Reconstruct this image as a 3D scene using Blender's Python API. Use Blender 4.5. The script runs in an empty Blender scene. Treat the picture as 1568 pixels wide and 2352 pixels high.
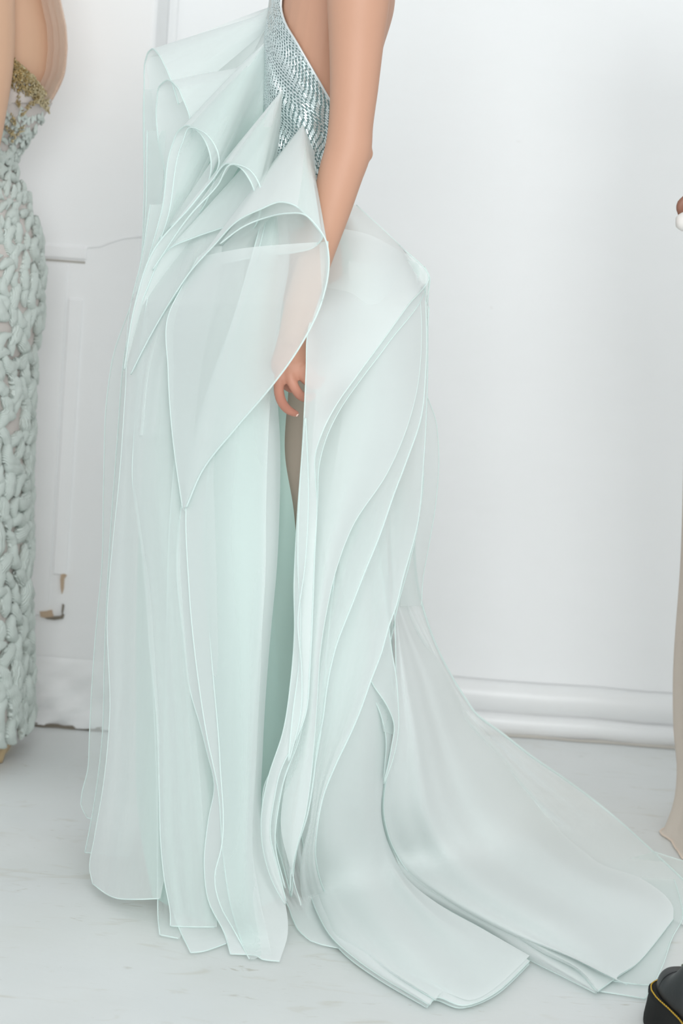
import bpy, bmesh, math, random
import numpy as np
from mathutils import Vector, Matrix

random.seed(7)
rng = np.random.default_rng(7)
SC = bpy.context.scene
COL = SC.collection

# ------------------------------------------------------------------ camera
FPX = 5553.0                       # 85 mm on a 36 mm tall frame, 2352 px
CAM = np.array([0.0, -4.0, 1.24])
PITCH, ROLL = math.radians(8.5), math.radians(4.3)
FW = np.array([0, math.cos(PITCH), -math.sin(PITCH)])
R0 = np.array([1.0, 0, 0])
U0 = np.array([0, math.sin(PITCH), math.cos(PITCH)])
RT = R0 * math.cos(ROLL) + U0 * math.sin(ROLL)
UP = -R0 * math.sin(ROLL) + U0 * math.cos(ROLL)
cd = bpy.data.cameras.new('camera')
cd.sensor_fit = 'VERTICAL'
cd.sensor_height = 36.0
cd.sensor_width = 24.0
cd.lens = 85.0
cd.dof.use_dof = True
cd.dof.focus_distance = 3.85
cd.dof.aperture_fstop = 5.0
cam = bpy.data.objects.new('camera', cd)
COL.objects.link(cam)
M = Matrix.Identity(4)
for i in range(3):
    M[i][0], M[i][1], M[i][2], M[i][3] = RT[i], UP[i], -FW[i], CAM[i]
cam.matrix_world = M
SC.camera = cam

# ------------------------------------------------------------------ light
w = bpy.data.worlds.new('world')
SC.world = w
w.use_nodes = True
bg = w.node_tree.nodes['Background']
bg.inputs[0].default_value = (0.93, 0.98, 1.0, 1)
bg.inputs[1].default_value = 0.76


def area(name, loc, target, sx, sy, power, color):
    ld = bpy.data.lights.new(name, 'AREA')
    ld.shape = 'RECTANGLE'
    ld.size, ld.size_y, ld.energy, ld.color = sx, sy, power, color
    o = bpy.data.objects.new(name, ld)
    COL.objects.link(o)
    o.location = loc
    o.rotation_euler = (Vector(target) - Vector(loc)).to_track_quat('-Z', 'Y').to_euler()
    return o


area('window_light', (0.5, -4.7, 2.35), (0.3, 0.5, 1.1), 3.4, 2.2, 150, (0.97, 0.99, 1.0))
SC.view_settings.view_transform = 'Standard'
SC.view_settings.look = 'None'
SC.view_settings.gamma = 1.0
SC.view_settings.use_curve_mapping = False
SC.view_settings.exposure = 0.02
SC.cycles.transparent_max_bounces = 40
SC.cycles.max_bounces = 10
SC.cycles.diffuse_bounces = 8


# ------------------------------------------------------------------ helpers
def ray(px, py):
    return RT * ((px - 784.0) / FPX) - UP * ((py - 1176.0) / FPX) + FW


def P(px, py, Y, lift=0.005, soft=0.0):
    """world point seen at picture position (px, py) at depth Y; never below the floor"""
    d = ray(px, py)
    t = (Y - CAM[1]) / d[1]
    p = CAM + d * t
    if soft and p[2] < lift + 6 * soft:
        z = lift + soft * math.log1p(math.exp(max(-40.0, (p[2] - lift) / soft)))
        t = (z - CAM[2]) / d[2]
        return CAM + d * t
    if p[2] < lift:
        t = (lift - CAM[2]) / d[2]
        p = CAM + d * t
    return p


def floor_at(px, py, z=0.0):
    d = ray(px, py)
    return CAM + d * ((z - CAM[2]) / d[2])


def interp_curve(pts, n, mode='arc'):
    """smooth curve through pts (k x m) sampled at n positions; mode y: even steps of the 2nd coordinate"""
    pts = np.array(pts, float)
    if len(pts) == 2:
        s = np.linspace(0, 1, n)[:, None]
        return pts[0] * (1 - s) + pts[1] * s
    if mode == 'y':
        t = pts[:, 1].copy()
    else:
        t = np.concatenate([[0], np.cumsum(np.sqrt(((pts[1:, :2] - pts[:-1, :2]) ** 2).sum(1)) + 1e-6)])
    # monotone-ish hermite (finite differences, limited)
    h = np.diff(t)
    d = np.diff(pts, axis=0) / h[:, None]
    m = np.zeros_like(pts)
    m[1:-1] = (d[:-1] * h[1:, None] + d[1:] * h[:-1, None]) / (h[1:] + h[:-1])[:, None]
    m[0], m[-1] = d[0], d[-1]
    tt = np.linspace(t[0], t[-1], n)
    idx = np.clip(np.searchsorted(t, tt, 'right') - 1, 0, len(h) - 1)
    hh = h[idx]
    s = (tt - t[idx]) / hh
    s = s[:, None]
    hh = hh[:, None]
    p0, p1, m0, m1 = pts[idx], pts[idx + 1], m[idx], m[idx + 1]
    return ((2 * s**3 - 3 * s**2 + 1) * p0 + (s**3 - 2 * s**2 + s) * hh * m0
            + (-2 * s**3 + 3 * s**2) * p1 + (s**3 - s**2) * hh * m1)


def mesh_obj(name, verts, faces, mat=None, parent=None, smooth=True):
    me = bpy.data.meshes.new(name)
    me.from_pydata([tuple(map(float, v)) for v in verts], [], faces)
    me.update()
    o = bpy.data.objects.new(name, me)
    COL.objects.link(o)
    if mat:
        me.materials.append(mat)
    if smooth:
        me.polygons.foreach_set('use_smooth', [True] * len(me.polygons))
    if parent:
        o.parent = parent
        o.matrix_parent_inverse = parent.matrix_basis.inverted()
    return o


def grid_faces(nu, nv, closed_u=False, off=0):
    f = []
    for j in range(nv - 1):
        for i in range(nu - (0 if closed_u else 1)):
            i2 = (i + 1) % nu
            f.append((off + j * nu + i, off + j * nu + i2, off + (j + 1) * nu + i2, off + (j + 1) * nu + i))
    return f


def tube_geo(path, radii, sides=6, off=0, cap=True):
    path = np.array(path, float)
    n = len(path)
    if np.isscalar(radii):
        radii = [radii] * n
    T = np.gradient(path, axis=0)
    T /= np.linalg.norm(T, axis=1)[:, None] + 1e-9
    ref = np.array([0, 0, 1.0]) if abs(T[0][2]) < 0.9 else np.array([0, 1.0, 0])
    nrm = np.cross(T[0], ref)
    nrm /= np.linalg.norm(nrm)
    V = []
    for i in range(n):
        nrm = nrm - T[i] * np.dot(nrm, T[i])
        nrm /= np.linalg.norm(nrm) + 1e-9
        b = np.cross(T[i], nrm)
        for k in range(sides):
            a = 2 * math.pi * k / sides
            V.append(path[i] + radii[i] * (nrm * math.cos(a) + b * math.sin(a)))
    F = grid_faces(sides, n, True, off)
    if cap:
        F.append(tuple(off + k for k in range(sides))[::-1])
        F.append(tuple(off + (n - 1) * sides + k for k in range(sides)))
    return V, F


def empty(name, loc, label, cat, group=None):
    o = bpy.data.objects.new(name, None)
    COL.objects.link(o)
    o.location = loc
    o.empty_display_size = 0.1
    tag(o, label, cat, group)
    return o


def tag(o, label=None, cat=None, group=None, kind=None):
    if label:
        o['label'] = label
    if cat:
        o['category'] = cat
    if group:
        o['group'] = group
    if kind:
        o['kind'] = kind
    return o


# ------------------------------------------------------------------ materials
def mat_new(name):
    m = bpy.data.materials.new(name)
    m.use_nodes = True
    nt = m.node_tree
    return m, nt, nt.nodes, nt.links, nt.nodes['Principled BSDF']


def simple(name, col, rough=0.6, metal=0.0, bump=None, spec=0.5, vary=None):
    m, nt, N, L, b = mat_new(name)
    b.inputs['Base Color'].default_value = (*col, 1)
    b.inputs['Roughness'].default_value = rough
    b.inputs['Metallic'].default_value = metal
    b.inputs['Specular IOR Level'].default_value = spec
    if bump or vary:
        tc = N.new('ShaderNodeTexCoord')
    if bump:
        no = N.new('ShaderNodeTexNoise')
        no.inputs['Scale'].default_value = bump[0]
        no.inputs['Detail'].default_value = 6
        L.new(tc.outputs['Object'], no.inputs['Vector'])
        bp = N.new('ShaderNodeBump')
        bp.inputs['Strength'].default_value = bump[1]
        bp.inputs['Distance'].default_value = bump[2]
        L.new(no.outputs['Fac'], bp.inputs['Height'])
        L.new(bp.outputs[0], b.inputs['Normal'])
    if vary:
        n2 = N.new('ShaderNodeTexNoise')
        n2.inputs['Scale'].default_value = vary[0]
        n2.inputs['Detail'].default_value = 4
        L.new(tc.outputs['Object'], n2.inputs['Vector'])
        mx = N.new('ShaderNodeMix')
        mx.data_type = 'RGBA'
        mx.inputs[6].default_value = (*col, 1)
        mx.inputs[7].default_value = (*vary[1], 1)
        L.new(n2.outputs['Fac'], mx.inputs[0])
        L.new(mx.outputs[2], b.inputs['Base Color'])
    return m


def organza(name, alpha, col, trans=0.30, tint=(0.94, 0.978, 0.968)):
    """sheer woven cloth: threads scatter and pass light, gaps let it through; denser when seen edge-on"""
    m, nt, N, L, b = mat_new(name)
    N.remove(b)
    out = N['Material Output']
    geo = N.new('ShaderNodeNewGeometry')
    dot = N.new('ShaderNodeVectorMath')
    dot.operation = 'DOT_PRODUCT'
    L.new(geo.outputs['Normal'], dot.inputs[0])
    L.new(geo.outputs['Incoming'], dot.inputs[1])

    def mth(op, a, bb=None):
        n = N.new('ShaderNodeMath')
        n.operation = op
        for i, v in enumerate((a, bb)):
            if v is None:
                continue
            if isinstance(v, (int, float)):
                n.inputs[i].default_value = v
            else:
                L.new(v, n.inputs[i])
        return n.outputs[0]
    c = mth('MAXIMUM', mth('ABSOLUTE', dot.outputs['Value']), 0.22)
    fac = mth('SUBTRACT', 1.0, mth('POWER', 1.0 - alpha, mth('DIVIDE', 1.0, c)))
    tr = N.new('ShaderNodeBsdfTransparent')
    tr.inputs[0].default_value = (*tint, 1)
    df = N.new('ShaderNodeBsdfDiffuse')
    df.inputs[0].default_value = (*col, 1)
    tl = N.new('ShaderNodeBsdfTranslucent')
    tl.inputs[0].default_value = (*col, 1)
    mx = N.new('ShaderNodeMixShader')
    mx.inputs[0].default_value = trans
    L.new(df.outputs[0], mx.inputs[1])
    L.new(tl.outputs[0], mx.inputs[2])
    m2 = N.new('ShaderNodeMixShader')
    L.new(fac, m2.inputs[0])
    L.new(tr.outputs[0], m2.inputs[1])
    L.new(mx.outputs[0], m2.inputs[2])
    L.new(m2.outputs[0], out.inputs[0])
    return m


MINT = (0.893, 0.920, 0.912)
ORG1 = organza('organza_single', 0.22, MINT)
ORG2 = organza('organza_double', 0.46, MINT)
ORG3 = organza('organza_layered', 0.66, MINT)
ORGR = organza('organza_ruffle', 0.56, MINT)
ORGO = organza('organza_fall', 0.50, MINT)
LINING_SHADE = organza('organza_shaded_lining', 0.86, (0.56, 0.715, 0.665), 0.25)  # darker than the outer layers: shade of the deep folds painted in
HEM = organza('organza_rolled_hem', 0.8, (0.86, 0.945, 0.925), 0.3)
SKIN = simple('fair_skin', (0.515, 0.285, 0.190), 0.5, vary=(9, (0.555, 0.31, 0.215)), bump=(220, 0.05, 0.002), spec=0.35)
SKIN2 = simple('fair_golden_skin', (0.575, 0.365, 0.24), 0.5, vary=(8, (0.60, 0.365, 0.25)), bump=(220, 0.05, 0.002), spec=0.35)
SKIN3 = simple('brown_skin', (0.25, 0.115, 0.075), 0.45, vary=(30, (0.30, 0.145, 0.10)), bump=(200, 0.05, 0.002), spec=0.4)
def redden_hand(m, z0, z1, col):
    nt = m.node_tree
    N, L = nt.nodes, nt.links
    b = N['Principled BSDF']
    old = b.inputs['Base Color'].links[0].from_socket
    tc = N.new('ShaderNodeTexCoord')
    sp = N.new('ShaderNodeSeparateXYZ')
    L.new(tc.outputs['Object'], sp.inputs[0])
    mr = N.new('ShaderNodeMapRange')
    mr.inputs['From Min'].default_value, mr.inputs['From Max'].default_value = z0, z1
    mr.inputs['To Min'].default_value, mr.inputs['To Max'].default_value = 1, 0
    L.new(sp.outputs['Z'], mr.inputs['Value'])
    mx = N.new('ShaderNodeMix')
    mx.data_type = 'RGBA'
    mx.inputs[7].default_value = (*col, 1)
    L.new(mr.outputs[0], mx.inputs[0])
    L.new(old, mx.inputs[6])
    L.new(mx.outputs[2], b.inputs['Base Color'])


redden_hand(SKIN, 0.86, 0.96, (0.47, 0.205, 0.145))
NAIL = simple('fingernail', (0.80, 0.58, 0.50), 0.25)

# ------------------------------------------------------------------ setting


def wall_material():
    m, nt, N, L, b = mat_new('white_painted_plaster')
    b.inputs['Roughness'].default_value = 0.65
    b.inputs['Specular IOR Level'].default_value = 0.3
    tc = N.new('ShaderNodeTexCoord')
    n1 = N.new('ShaderNodeTexNoise')
    n1.inputs['Scale'].default_value = 1.7
    n1.inputs['Detail'].default_value = 5
    L.new(tc.outputs['Object'], n1.inputs['Vector'])
    cr = N.new('ShaderNodeValToRGB')
    cr.color_ramp.elements[0].color = (0.855, 0.862, 0.862, 1)
    cr.color_ramp.elements[0].position = 0.3
    cr.color_ramp.elements[1].color = (0.895, 0.90, 0.903, 1)
    cr.color_ramp.elements[1].position = 0.7
    L.new(n1.outputs['Fac'], cr.inputs[0])
    n3 = N.new('ShaderNodeTexNoise')
    n3.inputs['Scale'].default_value = 11
    n3.inputs['Detail'].default_value = 3
    L.new(tc.outputs['Object'], n3.inputs['Vector'])
    c3 = N.new('ShaderNodeValToRGB')
    c3.color_ramp.elements[0].position = 0.76
    c3.color_ramp.elements[0].color = (1, 1, 1, 1)
    c3.color_ramp.elements[1].position = 0.80
    c3.color_ramp.elements[1].color = (0.8, 0.77, 0.74, 1)
    L.new(n3.outputs['Fac'], c3.inputs[0])
    mx = N.new('ShaderNodeMix')
    mx.data_type = 'RGBA'
    mx.blend_type = 'MULTIPLY'
    mx.inputs[0].default_value = 1
    L.new(cr.outputs[0], mx.inputs[6])
    L.new(c3.outputs[0], mx.inputs[7])
    L.new(mx.outputs[2], b.inputs['Base Color'])
    n2 = N.new('ShaderNodeTexNoise')
    n2.inputs['Scale'].default_value = 14
    n2.inputs['Detail'].default_value = 8
    mp = N.new('ShaderNodeMapping')
    mp.inputs['Scale'].default_value = (0.5, 1, 1.4)
    L.new(tc.outputs['Object'], mp.inputs[0])
    L.new(mp.outputs[0], n2.inputs['Vector'])
    bp = N.new('ShaderNodeBump')
    bp.inputs['Strength'].default_value = 0.35
    bp.inputs['Distance'].default_value = 0.006
    L.new(n2.outputs['Fac'], bp.inputs['Height'])
    L.new(bp.outputs[0], b.inputs['Normal'])
    return m


def floor_material():
    m, nt, N, L, b = mat_new('scuffed_white_floor_paint')
    b.inputs['Roughness'].default_value = 0.45
    b.inputs['Specular IOR Level'].default_value = 0.35
    tc = N.new('ShaderNodeTexCoord')

    def noise(scale, sx, sy, rot, detail=5, dist=0.0):
        mp = N.new('ShaderNodeMapping')
        mp.inputs['Scale'].default_value = (sx, sy, 1)
        mp.inputs['Rotation'].default_value = (0, 0, rot)
        L.new(tc.outputs['Object'], mp.inputs[0])
        n = N.new('ShaderNodeTexNoise')
        n.inputs['Scale'].default_value = scale
        n.inputs['Detail'].default_value = detail
        n.inputs['Distortion'].default_value = dist
        L.new(mp.outputs[0], n.inputs['Vector'])
        return n.outputs['Fac']

    def ramp(fac, stops):
        r = N.new('ShaderNodeValToRGB')
        r.color_ramp.elements[0].position, r.color_ramp.elements[0].color = stops[0][0], (*stops[0][1], 1)
        r.color_ramp.elements[1].position, r.color_ramp.elements[1].color = stops[1][0], (*stops[1][1], 1)
        L.new(fac, r.inputs[0])
        return r.outputs[0]

    def mul(a, bb):
        mx = N.new('ShaderNodeMix')
        mx.data_type = 'RGBA'
        mx.blend_type = 'MULTIPLY'
        mx.inputs[0].default_value = 1
        L.new(a, mx.inputs[6])
        L.new(bb, mx.inputs[7])
        return mx.outputs[2]
    base = ramp(noise(2.2, 1, 1, 0), [(0.3, (0.645, 0.665, 0.66)), (0.7, (0.72, 0.735, 0.73))])
    s1 = ramp(noise(7.5, 1, 2.4, 0.35, 10, 1.2), [(0.60, (1, 1, 1)), (0.76, (0.87, 0.84, 0.785))])
    s2 = ramp(noise(14, 1, 3.5, -0.6, 10, 1.5), [(0.66, (1, 1, 1)), (0.75, (0.78, 0.75, 0.70))])
    s3 = ramp(noise(42, 1, 1.8, 0.2, 3, 0.0), [(0.755, (1, 1, 1)), (0.79, (0.55, 0.53, 0.50))])
    s4 = ramp(noise(1.6, 1, 1, 1.0, 4), [(0.45, (1, 1, 1)), (0.75, (0.93, 0.92, 0.885))])
    L.new(mul(mul(mul(base, s1), s2), mul(s3, s4)), b.inputs['Base Color'])
    bp = N.new('ShaderNodeBump')
    bp.inputs['Strength'].default_value = 0.2
    bp.inputs['Distance'].default_value = 0.003
    L.new(noise(25, 1, 2, 0.3, 8), bp.inputs['Height'])
    L.new(bp.outputs[0], b.inputs['Normal'])
    return m


WALL = wall_material()
FLOOR = floor_material()
TRIM = simple('gloss_white_trim_paint', (0.85, 0.86, 0.87), 0.35, bump=(18, 0.25, 0.004), vary=(6, (0.80, 0.80, 0.79)))
WOOD = simple('bare_chipped_wood', (0.50, 0.38, 0.27), 0.8, bump=(60, 0.4, 0.003))
GAP = simple('dark_gap_fill', (0.20, 0.175, 0.14), 0.9)  # dark brown tone of the panel and floor gaps


def box_geo(x0, x1, y0, y1, z0, z1):
    v = [(x0, y0, z0), (x1, y0, z0), (x1, y1, z0), (x0, y1, z0), (x0, y0, z1), (x1, y0, z1), (x1, y1, z1), (x0, y1, z1)]
    f = [(0, 3, 2, 1), (4, 5, 6, 7), (0, 1, 5, 4), (1, 2, 6, 5), (2, 3, 7, 6), (3, 0, 4, 7)]
    return v, f


def box(name, x0, x1, y0, y1, z0, z1, mat, parent=None, bev=0.0):
    v, f = box_geo(x0, x1, y0, y1, z0, z1)
    o = mesh_obj(name, v, f, mat, parent, smooth=False)
    if bev:
        md = o.modifiers.new('bevel', 'BEVEL')
        md.width = bev
        md.segments = 3
    return o


YL, YR = 0.95, 1.215
cl = box('added_ceiling', -4, 4, -3.2, 1.5, 3.0, 3.1, simple('white_ceiling_paint', (0.82, 0.83, 0.83), 0.8))  # out of view, added to hold down the light from above
tag(cl, 'white overhead slab, added out of view to hold down light from above', kind='structure')
fl = box('floor', -4, 4, -6, 1.5, -0.1, 0, FLOOR)
tag(fl, 'white painted floor with brown scuffs and scratches', kind='structure')
XC = P(362, 20, YL)[0]
wr = box('wall_right', XC - 0.3, 4, YR, YR + 0.15, 0, 3.0, WALL)
tag(wr, 'plain white painted wall with rounded skirting', kind='structure')
wl = box('wall_left', -4, XC, YL, YR + 0.15, 0, 3.0, WALL, bev=0.012)
tag(wl, 'projecting white wall with an old painted-over panel', kind='structure')

# the painted-over panel on the projecting wall: a slightly proud board with mouldings and chipped corner
zt, zb = P(205, 598, YL)[2], P(145, 1418, YL)[2]
xr = P(190, 700, YL)[0]
box('panel_board', -1.3, xr - 0.034, YL - 0.004, YL + 0.02, zb, zt - 0.012, WALL, wl, 0.003)
box('panel_moulding', xr - 0.029, xr, YL - 0.006, YL + 0.02, zb + 0.09, zt - 0.08, WALL, wl, 0.003)
box('panel_moulding', -1.3, xr + 0.004, YL - 0.006, YL + 0.02, zt, zt + 0.028, WALL, wl, 0.005)
box('panel_gap', -1.3, xr, YL - 0.0015, YL + 0.02, zt - 0.0075, zt - 0.003, simple('grey_gap', (.45,.43,.39), .9), wl)
def chip(name, pts, mat, proud):
    n = len(pts)
    a = [P(x, y, YL - proud) for x, y in pts]
    V = a + [q + np.array([0, 0.02, 0]) for q in a]
    F = [tuple(range(n))] + [(k, (k + 1) % n, n + (k + 1) % n, n + k) for k in range(n)]
    mesh_obj(name, V, F, mat, wl, smooth=False)


chip('bare_wood_chip', [(140, 1319), (149, 1318), (153, 1322), (147, 1329), (146, 1352), (142, 1365), (139, 1350), (138, 1330)], WOOD, .007)
chip('bare_wood_chip', [(91, 1405), (104, 1404), (119, 1402), (121, 1413), (124, 1418), (106, 1420), (93, 1417)], WOOD, .007)
chip('panel_gap', [(102, 1419), (118, 1417), (138, 1416), (142, 1411), (147, 1413), (145, 1421), (125, 1424), (108, 1422)], GAP, .0075)
chip('panel_gap', [(143, 1388), (147, 1391), (146, 1400), (143, 1412), (141, 1405)], GAP, .007)
chip('panel_gap', [(64, 1417), (72, 1416), (76, 1421), (68, 1424)], GAP, .005)

# rough plaster foot of the projecting wall
nx, nz = 120, 26
V = []
for j in range(nz):
    for i in range(nx):
        x = -1.4 + (XC + 0.01 + 1.4) * i / (nx - 1)
        z = 0.004 + 0.145 * j / (nz - 1)
        t = j / (nz - 1)
        lump = 0.004 * math.sin(x * 37 + 2 * z * 31) + 0.003 * math.sin(x * 83 - z * 120 + 1) + 0.003 * rng.random()
        V.append((x, YL - 0.001 - (0.010 + lump) * max(0, (1 - t)) ** 0.5, z + 0.004 * math.sin(x * 50) * (1 - t) * 0.3))
mesh_obj('plaster_foot', V, grid_faces(nx, nz), WALL, wl)
V = []
for i in range(60):
    x = -1.3 + (XC + 1.3) * i / 59
    V.append((x, YL - 0.014 - 0.003 * math.sin(i * 1.7), 0.0005))
    V.append((x, YL - 0.013, 0.006 + 0.004 * abs(math.sin(i * 0.9))))
mesh_obj('floor_gap', V, [(2 * i, 2 * i + 2, 2 * i + 3, 2 * i + 1) for i in range(59)], GAP, wl)


# hairline cracks: thin raised/dark paint ridges
def crack(pts, r, mat):
    path = np.array([P(x, y, YL - 0.001) for x, y in pts])
    v, f = tube_geo(path, r, 5)
    mesh_obj('paint_ridge', v, f, mat, wl)


crack([(100, 566), (130, 566), (180, 570), (230, 566), (255, 556), (285, 547), (325, 543)], 0.0022, WALL)
crack([(180, 690), (172, 900), (160, 1100), (152, 1180), (146, 1240), (150, 1300)], 0.0018, WALL)
crack([(110, 1640), (150, 1650), (200, 1658)], 0.003, WALL)
crack([(140, 1604), (155, 1630), (162, 1650)], 0.003, WALL)


def extrude_profile(name, prof, x0, x1, mat):
    n = 40
    V, F = [], []
    k = len(prof)
    for i in range(n):
        x = x0 + (x1 - x0) * i / (n - 1)
        wob = 0.0015 * math.sin(i * 2.3)
        for (y, z) in prof:
            V.append((x, y + wob * 0.6, max(0.0, z + wob)))
    F = grid_faces(k, n, True)
    F += [tuple(range(k))[::-1], tuple((n - 1) * k + q for q in range(k))]
    return mesh_obj(name, V, F, mat)


prof = [(YR, 0.0), (YR - 0.042, 0.0), (YR - 0.042, 0.040), (YR - 0.034, 0.045)]
for a in np.linspace(-80, 90, 14):
    a = math.radians(a)
    prof.append((YR - 0.012 - 0.027 * math.cos(a), 0.079 + 0.034 * math.sin(a)))
prof.append((YR, 0.115))
bb = extrude_profile('baseboard_right', prof, XC, 4, TRIM)
tag(bb, 'rounded white skirting board on a plinth strip', kind='structure')
V = []
for i in range(90):
    x = XC + (4 - XC) * i / 89
    V.append((x, YR - 0.050 - 0.006 * rng.random(), 0.0012))
    V.append((x, YR - 0.0425, 0.003 + 0.004 * rng.random()))
mesh_obj('floor_gap', V, [(2 * i, 2 * i + 2, 2 * i + 3, 2 * i + 1) for i in range(89)],
         simple('old_paint_edge', (0.55, 0.52, 0.47), 0.8), bb)
box('pipe_box', XC, XC + 0.02, YR - 0.012, YR, 0.12, 3.0, WALL, wr, 0.003)


# ------------------------------------------------------------------ body tools
def ring_geo(rings, n=28, off=0, sq=2.0, cap=True):
    """rings: (cx_px, y_px, half_px, half_depth_m, Y); horizontal ellipses"""
    rows = interp_curve([(r[0], r[1], r[2], r[3], r[4]) for r in rings], max(12, len(rings) * 6), 'y')
    V = []
    for (cx, y, hw, b, Y) in rows:
        c = P(cx, y, Y)
        a = hw * (Y - CAM[1]) / FPX
        for k in range(n):
            th = 2 * math.pi * k / n
            V.append(c + np.array([a * math.cos(th), b * math.sin(th), 0]))
    F = grid_faces(n, len(rows), True, off)
    if cap:
        F.append(tuple(off + k for k in range(n)))
        F.append(tuple(off + (len(rows) - 1) * n + k for k in range(n))[::-1])
    return V, F


def limb_geo(pts, off=0, n=16, flat=1.0):
    """pts: (px, py, Y, radius_px_at_that_depth)"""
    arr = interp_curve(pts, len(pts) * 6)
    path = np.array([P(a[0], a[1], a[2], -1) for a in arr])
    rad = [a[3] * (a[2] - CAM[1]) / FPX for a in arr]
    V, F = tube_geo(path, rad, n, off)
    # rounded ends
    for end, idx in ((0, 0), (-1, len(path) - 1)):
        d = path[0] - path[1] if end == 0 else path[-1] - path[-2]
        d = d / np.linalg.norm(d)
        base = [np.array(V[idx * n + k]) for k in range(n)]
        c = path[idx]
        for s in (0.6, 0.92):
            cc = c + d * rad[idx] * s
            sc = math.sqrt(max(0.02, 1 - s * s))
            st = len(V)
            for k in range(n):
                V.append(cc + (base[k] - c) * sc)
            prev = off + idx * n if s == 0.6 else off + st - n
            for k in range(n):
                k2 = (k + 1) % n
                F.append((prev + k, prev + k2, off + st + k2, off + st + k))
        F.append(tuple(off + st + k for k in range(n)))
    return V, F


class Mesh:
    def __init__(self):
        self.V, self.F = [], []

    def add(self, vf):
        v, f = vf
        o = len(self.V)
        self.V += list(v)
        self.F += [tuple(i + o for i in q) for q in f]
        return self

    def ell(self, c, rx, ry, rz, nu=16, nv=10):
        v, f = [], []
        for j in range(nv + 1):
            ph = math.pi * j / nv
            for i in range(nu):
                th = 2 * math.pi * i / nu
                v.append((c[0] + rx * math.sin(ph) * math.cos(th), c[1] + ry * math.sin(ph) * math.sin(th), c[2] + rz * math.cos(ph)))
        self.add((v, grid_faces(nu, nv + 1, True)))


def remeshed(name, ms, mat, parent, voxel=0.0035, smooth=6):
    o = mesh_obj(name + '_raw', ms.V, ms.F, mat)
    bm = bmesh.new()
    bm.from_mesh(o.data)
    bmesh.ops.recalc_face_normals(bm, faces=bm.faces)
    bm.to_mesh(o.data)
    bm.free()
    r = o.modifiers.new('r', 'REMESH')
    r.mode = 'VOXEL'
    r.voxel_size = voxel
    r.use_smooth_shade = True
    s = o.modifiers.new('s', 'SMOOTH')
    s.factor = 0.5
    s.iterations = smooth
    dg = bpy.context.evaluated_depsgraph_get()
    me = bpy.data.meshes.new_from_object(o.evaluated_get(dg))
    bpy.data.objects.remove(o)
    me.name = name
    me.materials.clear()
    me.materials.append(mat)
    n = bpy.data.objects.new(name, me)
    COL.objects.link(n)
    me.polygons.foreach_set('use_smooth', [True] * len(me.polygons))
    if parent:
        n.parent = parent
        n.matrix_parent_inverse = parent.matrix_basis.inverted()
    return n


# ------------------------------------------------------------------ the woman in the mint gown
foot = floor_at(690, 2040)
woman = empty('person', (foot[0], 0.0, 0.0),
              'woman in a layered pale mint organza gown with silver beaded bodice, holding the skirt', 'person')

TORSO = [(775, -190, 70, .10, 0), (772, -120, 118, .165, 0), (768, 0, 136, .155, 0), (748, 100, 130, .145, 0), (730, 200, 119, .132, 0),
         (718, 300, 104, .122, 0), (708, 370, 98, .120, 0), (702, 480, 100, .142, 0), (716, 600, 122, .160, 0),
         (718, 700, 124, .165, 0), (716, 760, 105, .16, 0)]
TR = np.array(TORSO, float)


def torso_Y(px, py, out=0.005):
    cx, hw, b = (np.interp(py, TR[:, 1], TR[:, k]) for k in (0, 2, 3))
    hw = hw + out * 1388
    q = 1 - min(1.0, ((px - cx) / hw) ** 2)
    return -(b + out) * math.sqrt(max(q, 0.0))


ms = Mesh()
ms.add(ring_geo(TORSO, 36))
# arm (near one), upper arm to wrist
ms.add(limb_geo([(838, -170, -.185, 62), (828, -80, -.20, 72), (823, 0, -.205, 71), (818, 100, -.21, 62), (813, 200, -.215, 55), (805, 290, -.22, 51),
                 (799, 345, -.225, 53), (782, 400, -.235, 51), (763, 470, -.252, 46), (738, 550, -.275, 41),
                 (712, 630, -.30, 38), (686, 715, -.325, 36), (672, 775, -.335, 33)], n=44))
ms.ell(P(836, 352, -.222), .013, .016, .017)
ms.ell(P(843, 353, -.222), .0095, .011, .012)
# back of the hand: a broad flat palm
pal = interp_curve([(671, 765, -.209, 32, .019), (668, 800, -.208, 38, .017), (665, 832, -.207, 44, .0165), (667, 850, -.206, 43, .015), (670, 864, -.204, 36, .010)], 14, 'y')
V = []
for (cx, y, Y, hw, b) in pal:
    c = P(cx, y, Y - .125)
    a = hw * 3.67 / FPX
    for k in range(20):
        th = 2 * math.pi * k / 20
        V.append(c + np.array([a * math.cos(th), b * math.sin(th), 0.004 * math.cos(th)]))
F = grid_faces(20, len(pal), True) + [tuple(range(20)), tuple((len(pal) - 1) * 20 + k for k in range(20))[::-1]]
ms.add((V, F))
FING = [
    [(646, 842, -.213, 13.5), (642, 870, -.219, 13.5), (640, 896, -.219, 12.5), (647, 923, -.211, 12), (661, 941, -.200, 11), (680, 951, -.192, 8.5)],
    [(664, 842, -.215, 13), (668, 871, -.222, 13), (678, 893, -.223, 12), (691, 909, -.212, 12), (708, 914, -.196, 11), (718, 908, -.185, 9)],
    [(684, 838, -.212, 12), (693, 861, -.217, 12), (705, 876, -.215, 11), (718, 885, -.203, 10.5), (730, 886, -.188, 9)],
    [(700, 832, -.204, 11), (711, 850, -.206, 11), (722, 864, -.203, 10), (732, 872, -.193, 9), (740, 872, -.183, 8)],
    [(652, 790, -.196, 14), (641, 832, -.184, 14), (642, 860, -.172, 13), (654, 882, -.166, 12), (668, 894, -.164, 10)],
]
for f in FING:
    ms.add(limb_geo([(q[0], q[1], q[2] - .125, q[3]) for q in f], n=12))
for kx, ky in ((652, 861), (677, 852), (697, 850)):
    ms.ell(P(kx, ky, -.344), .0085, .006, .011)
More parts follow.
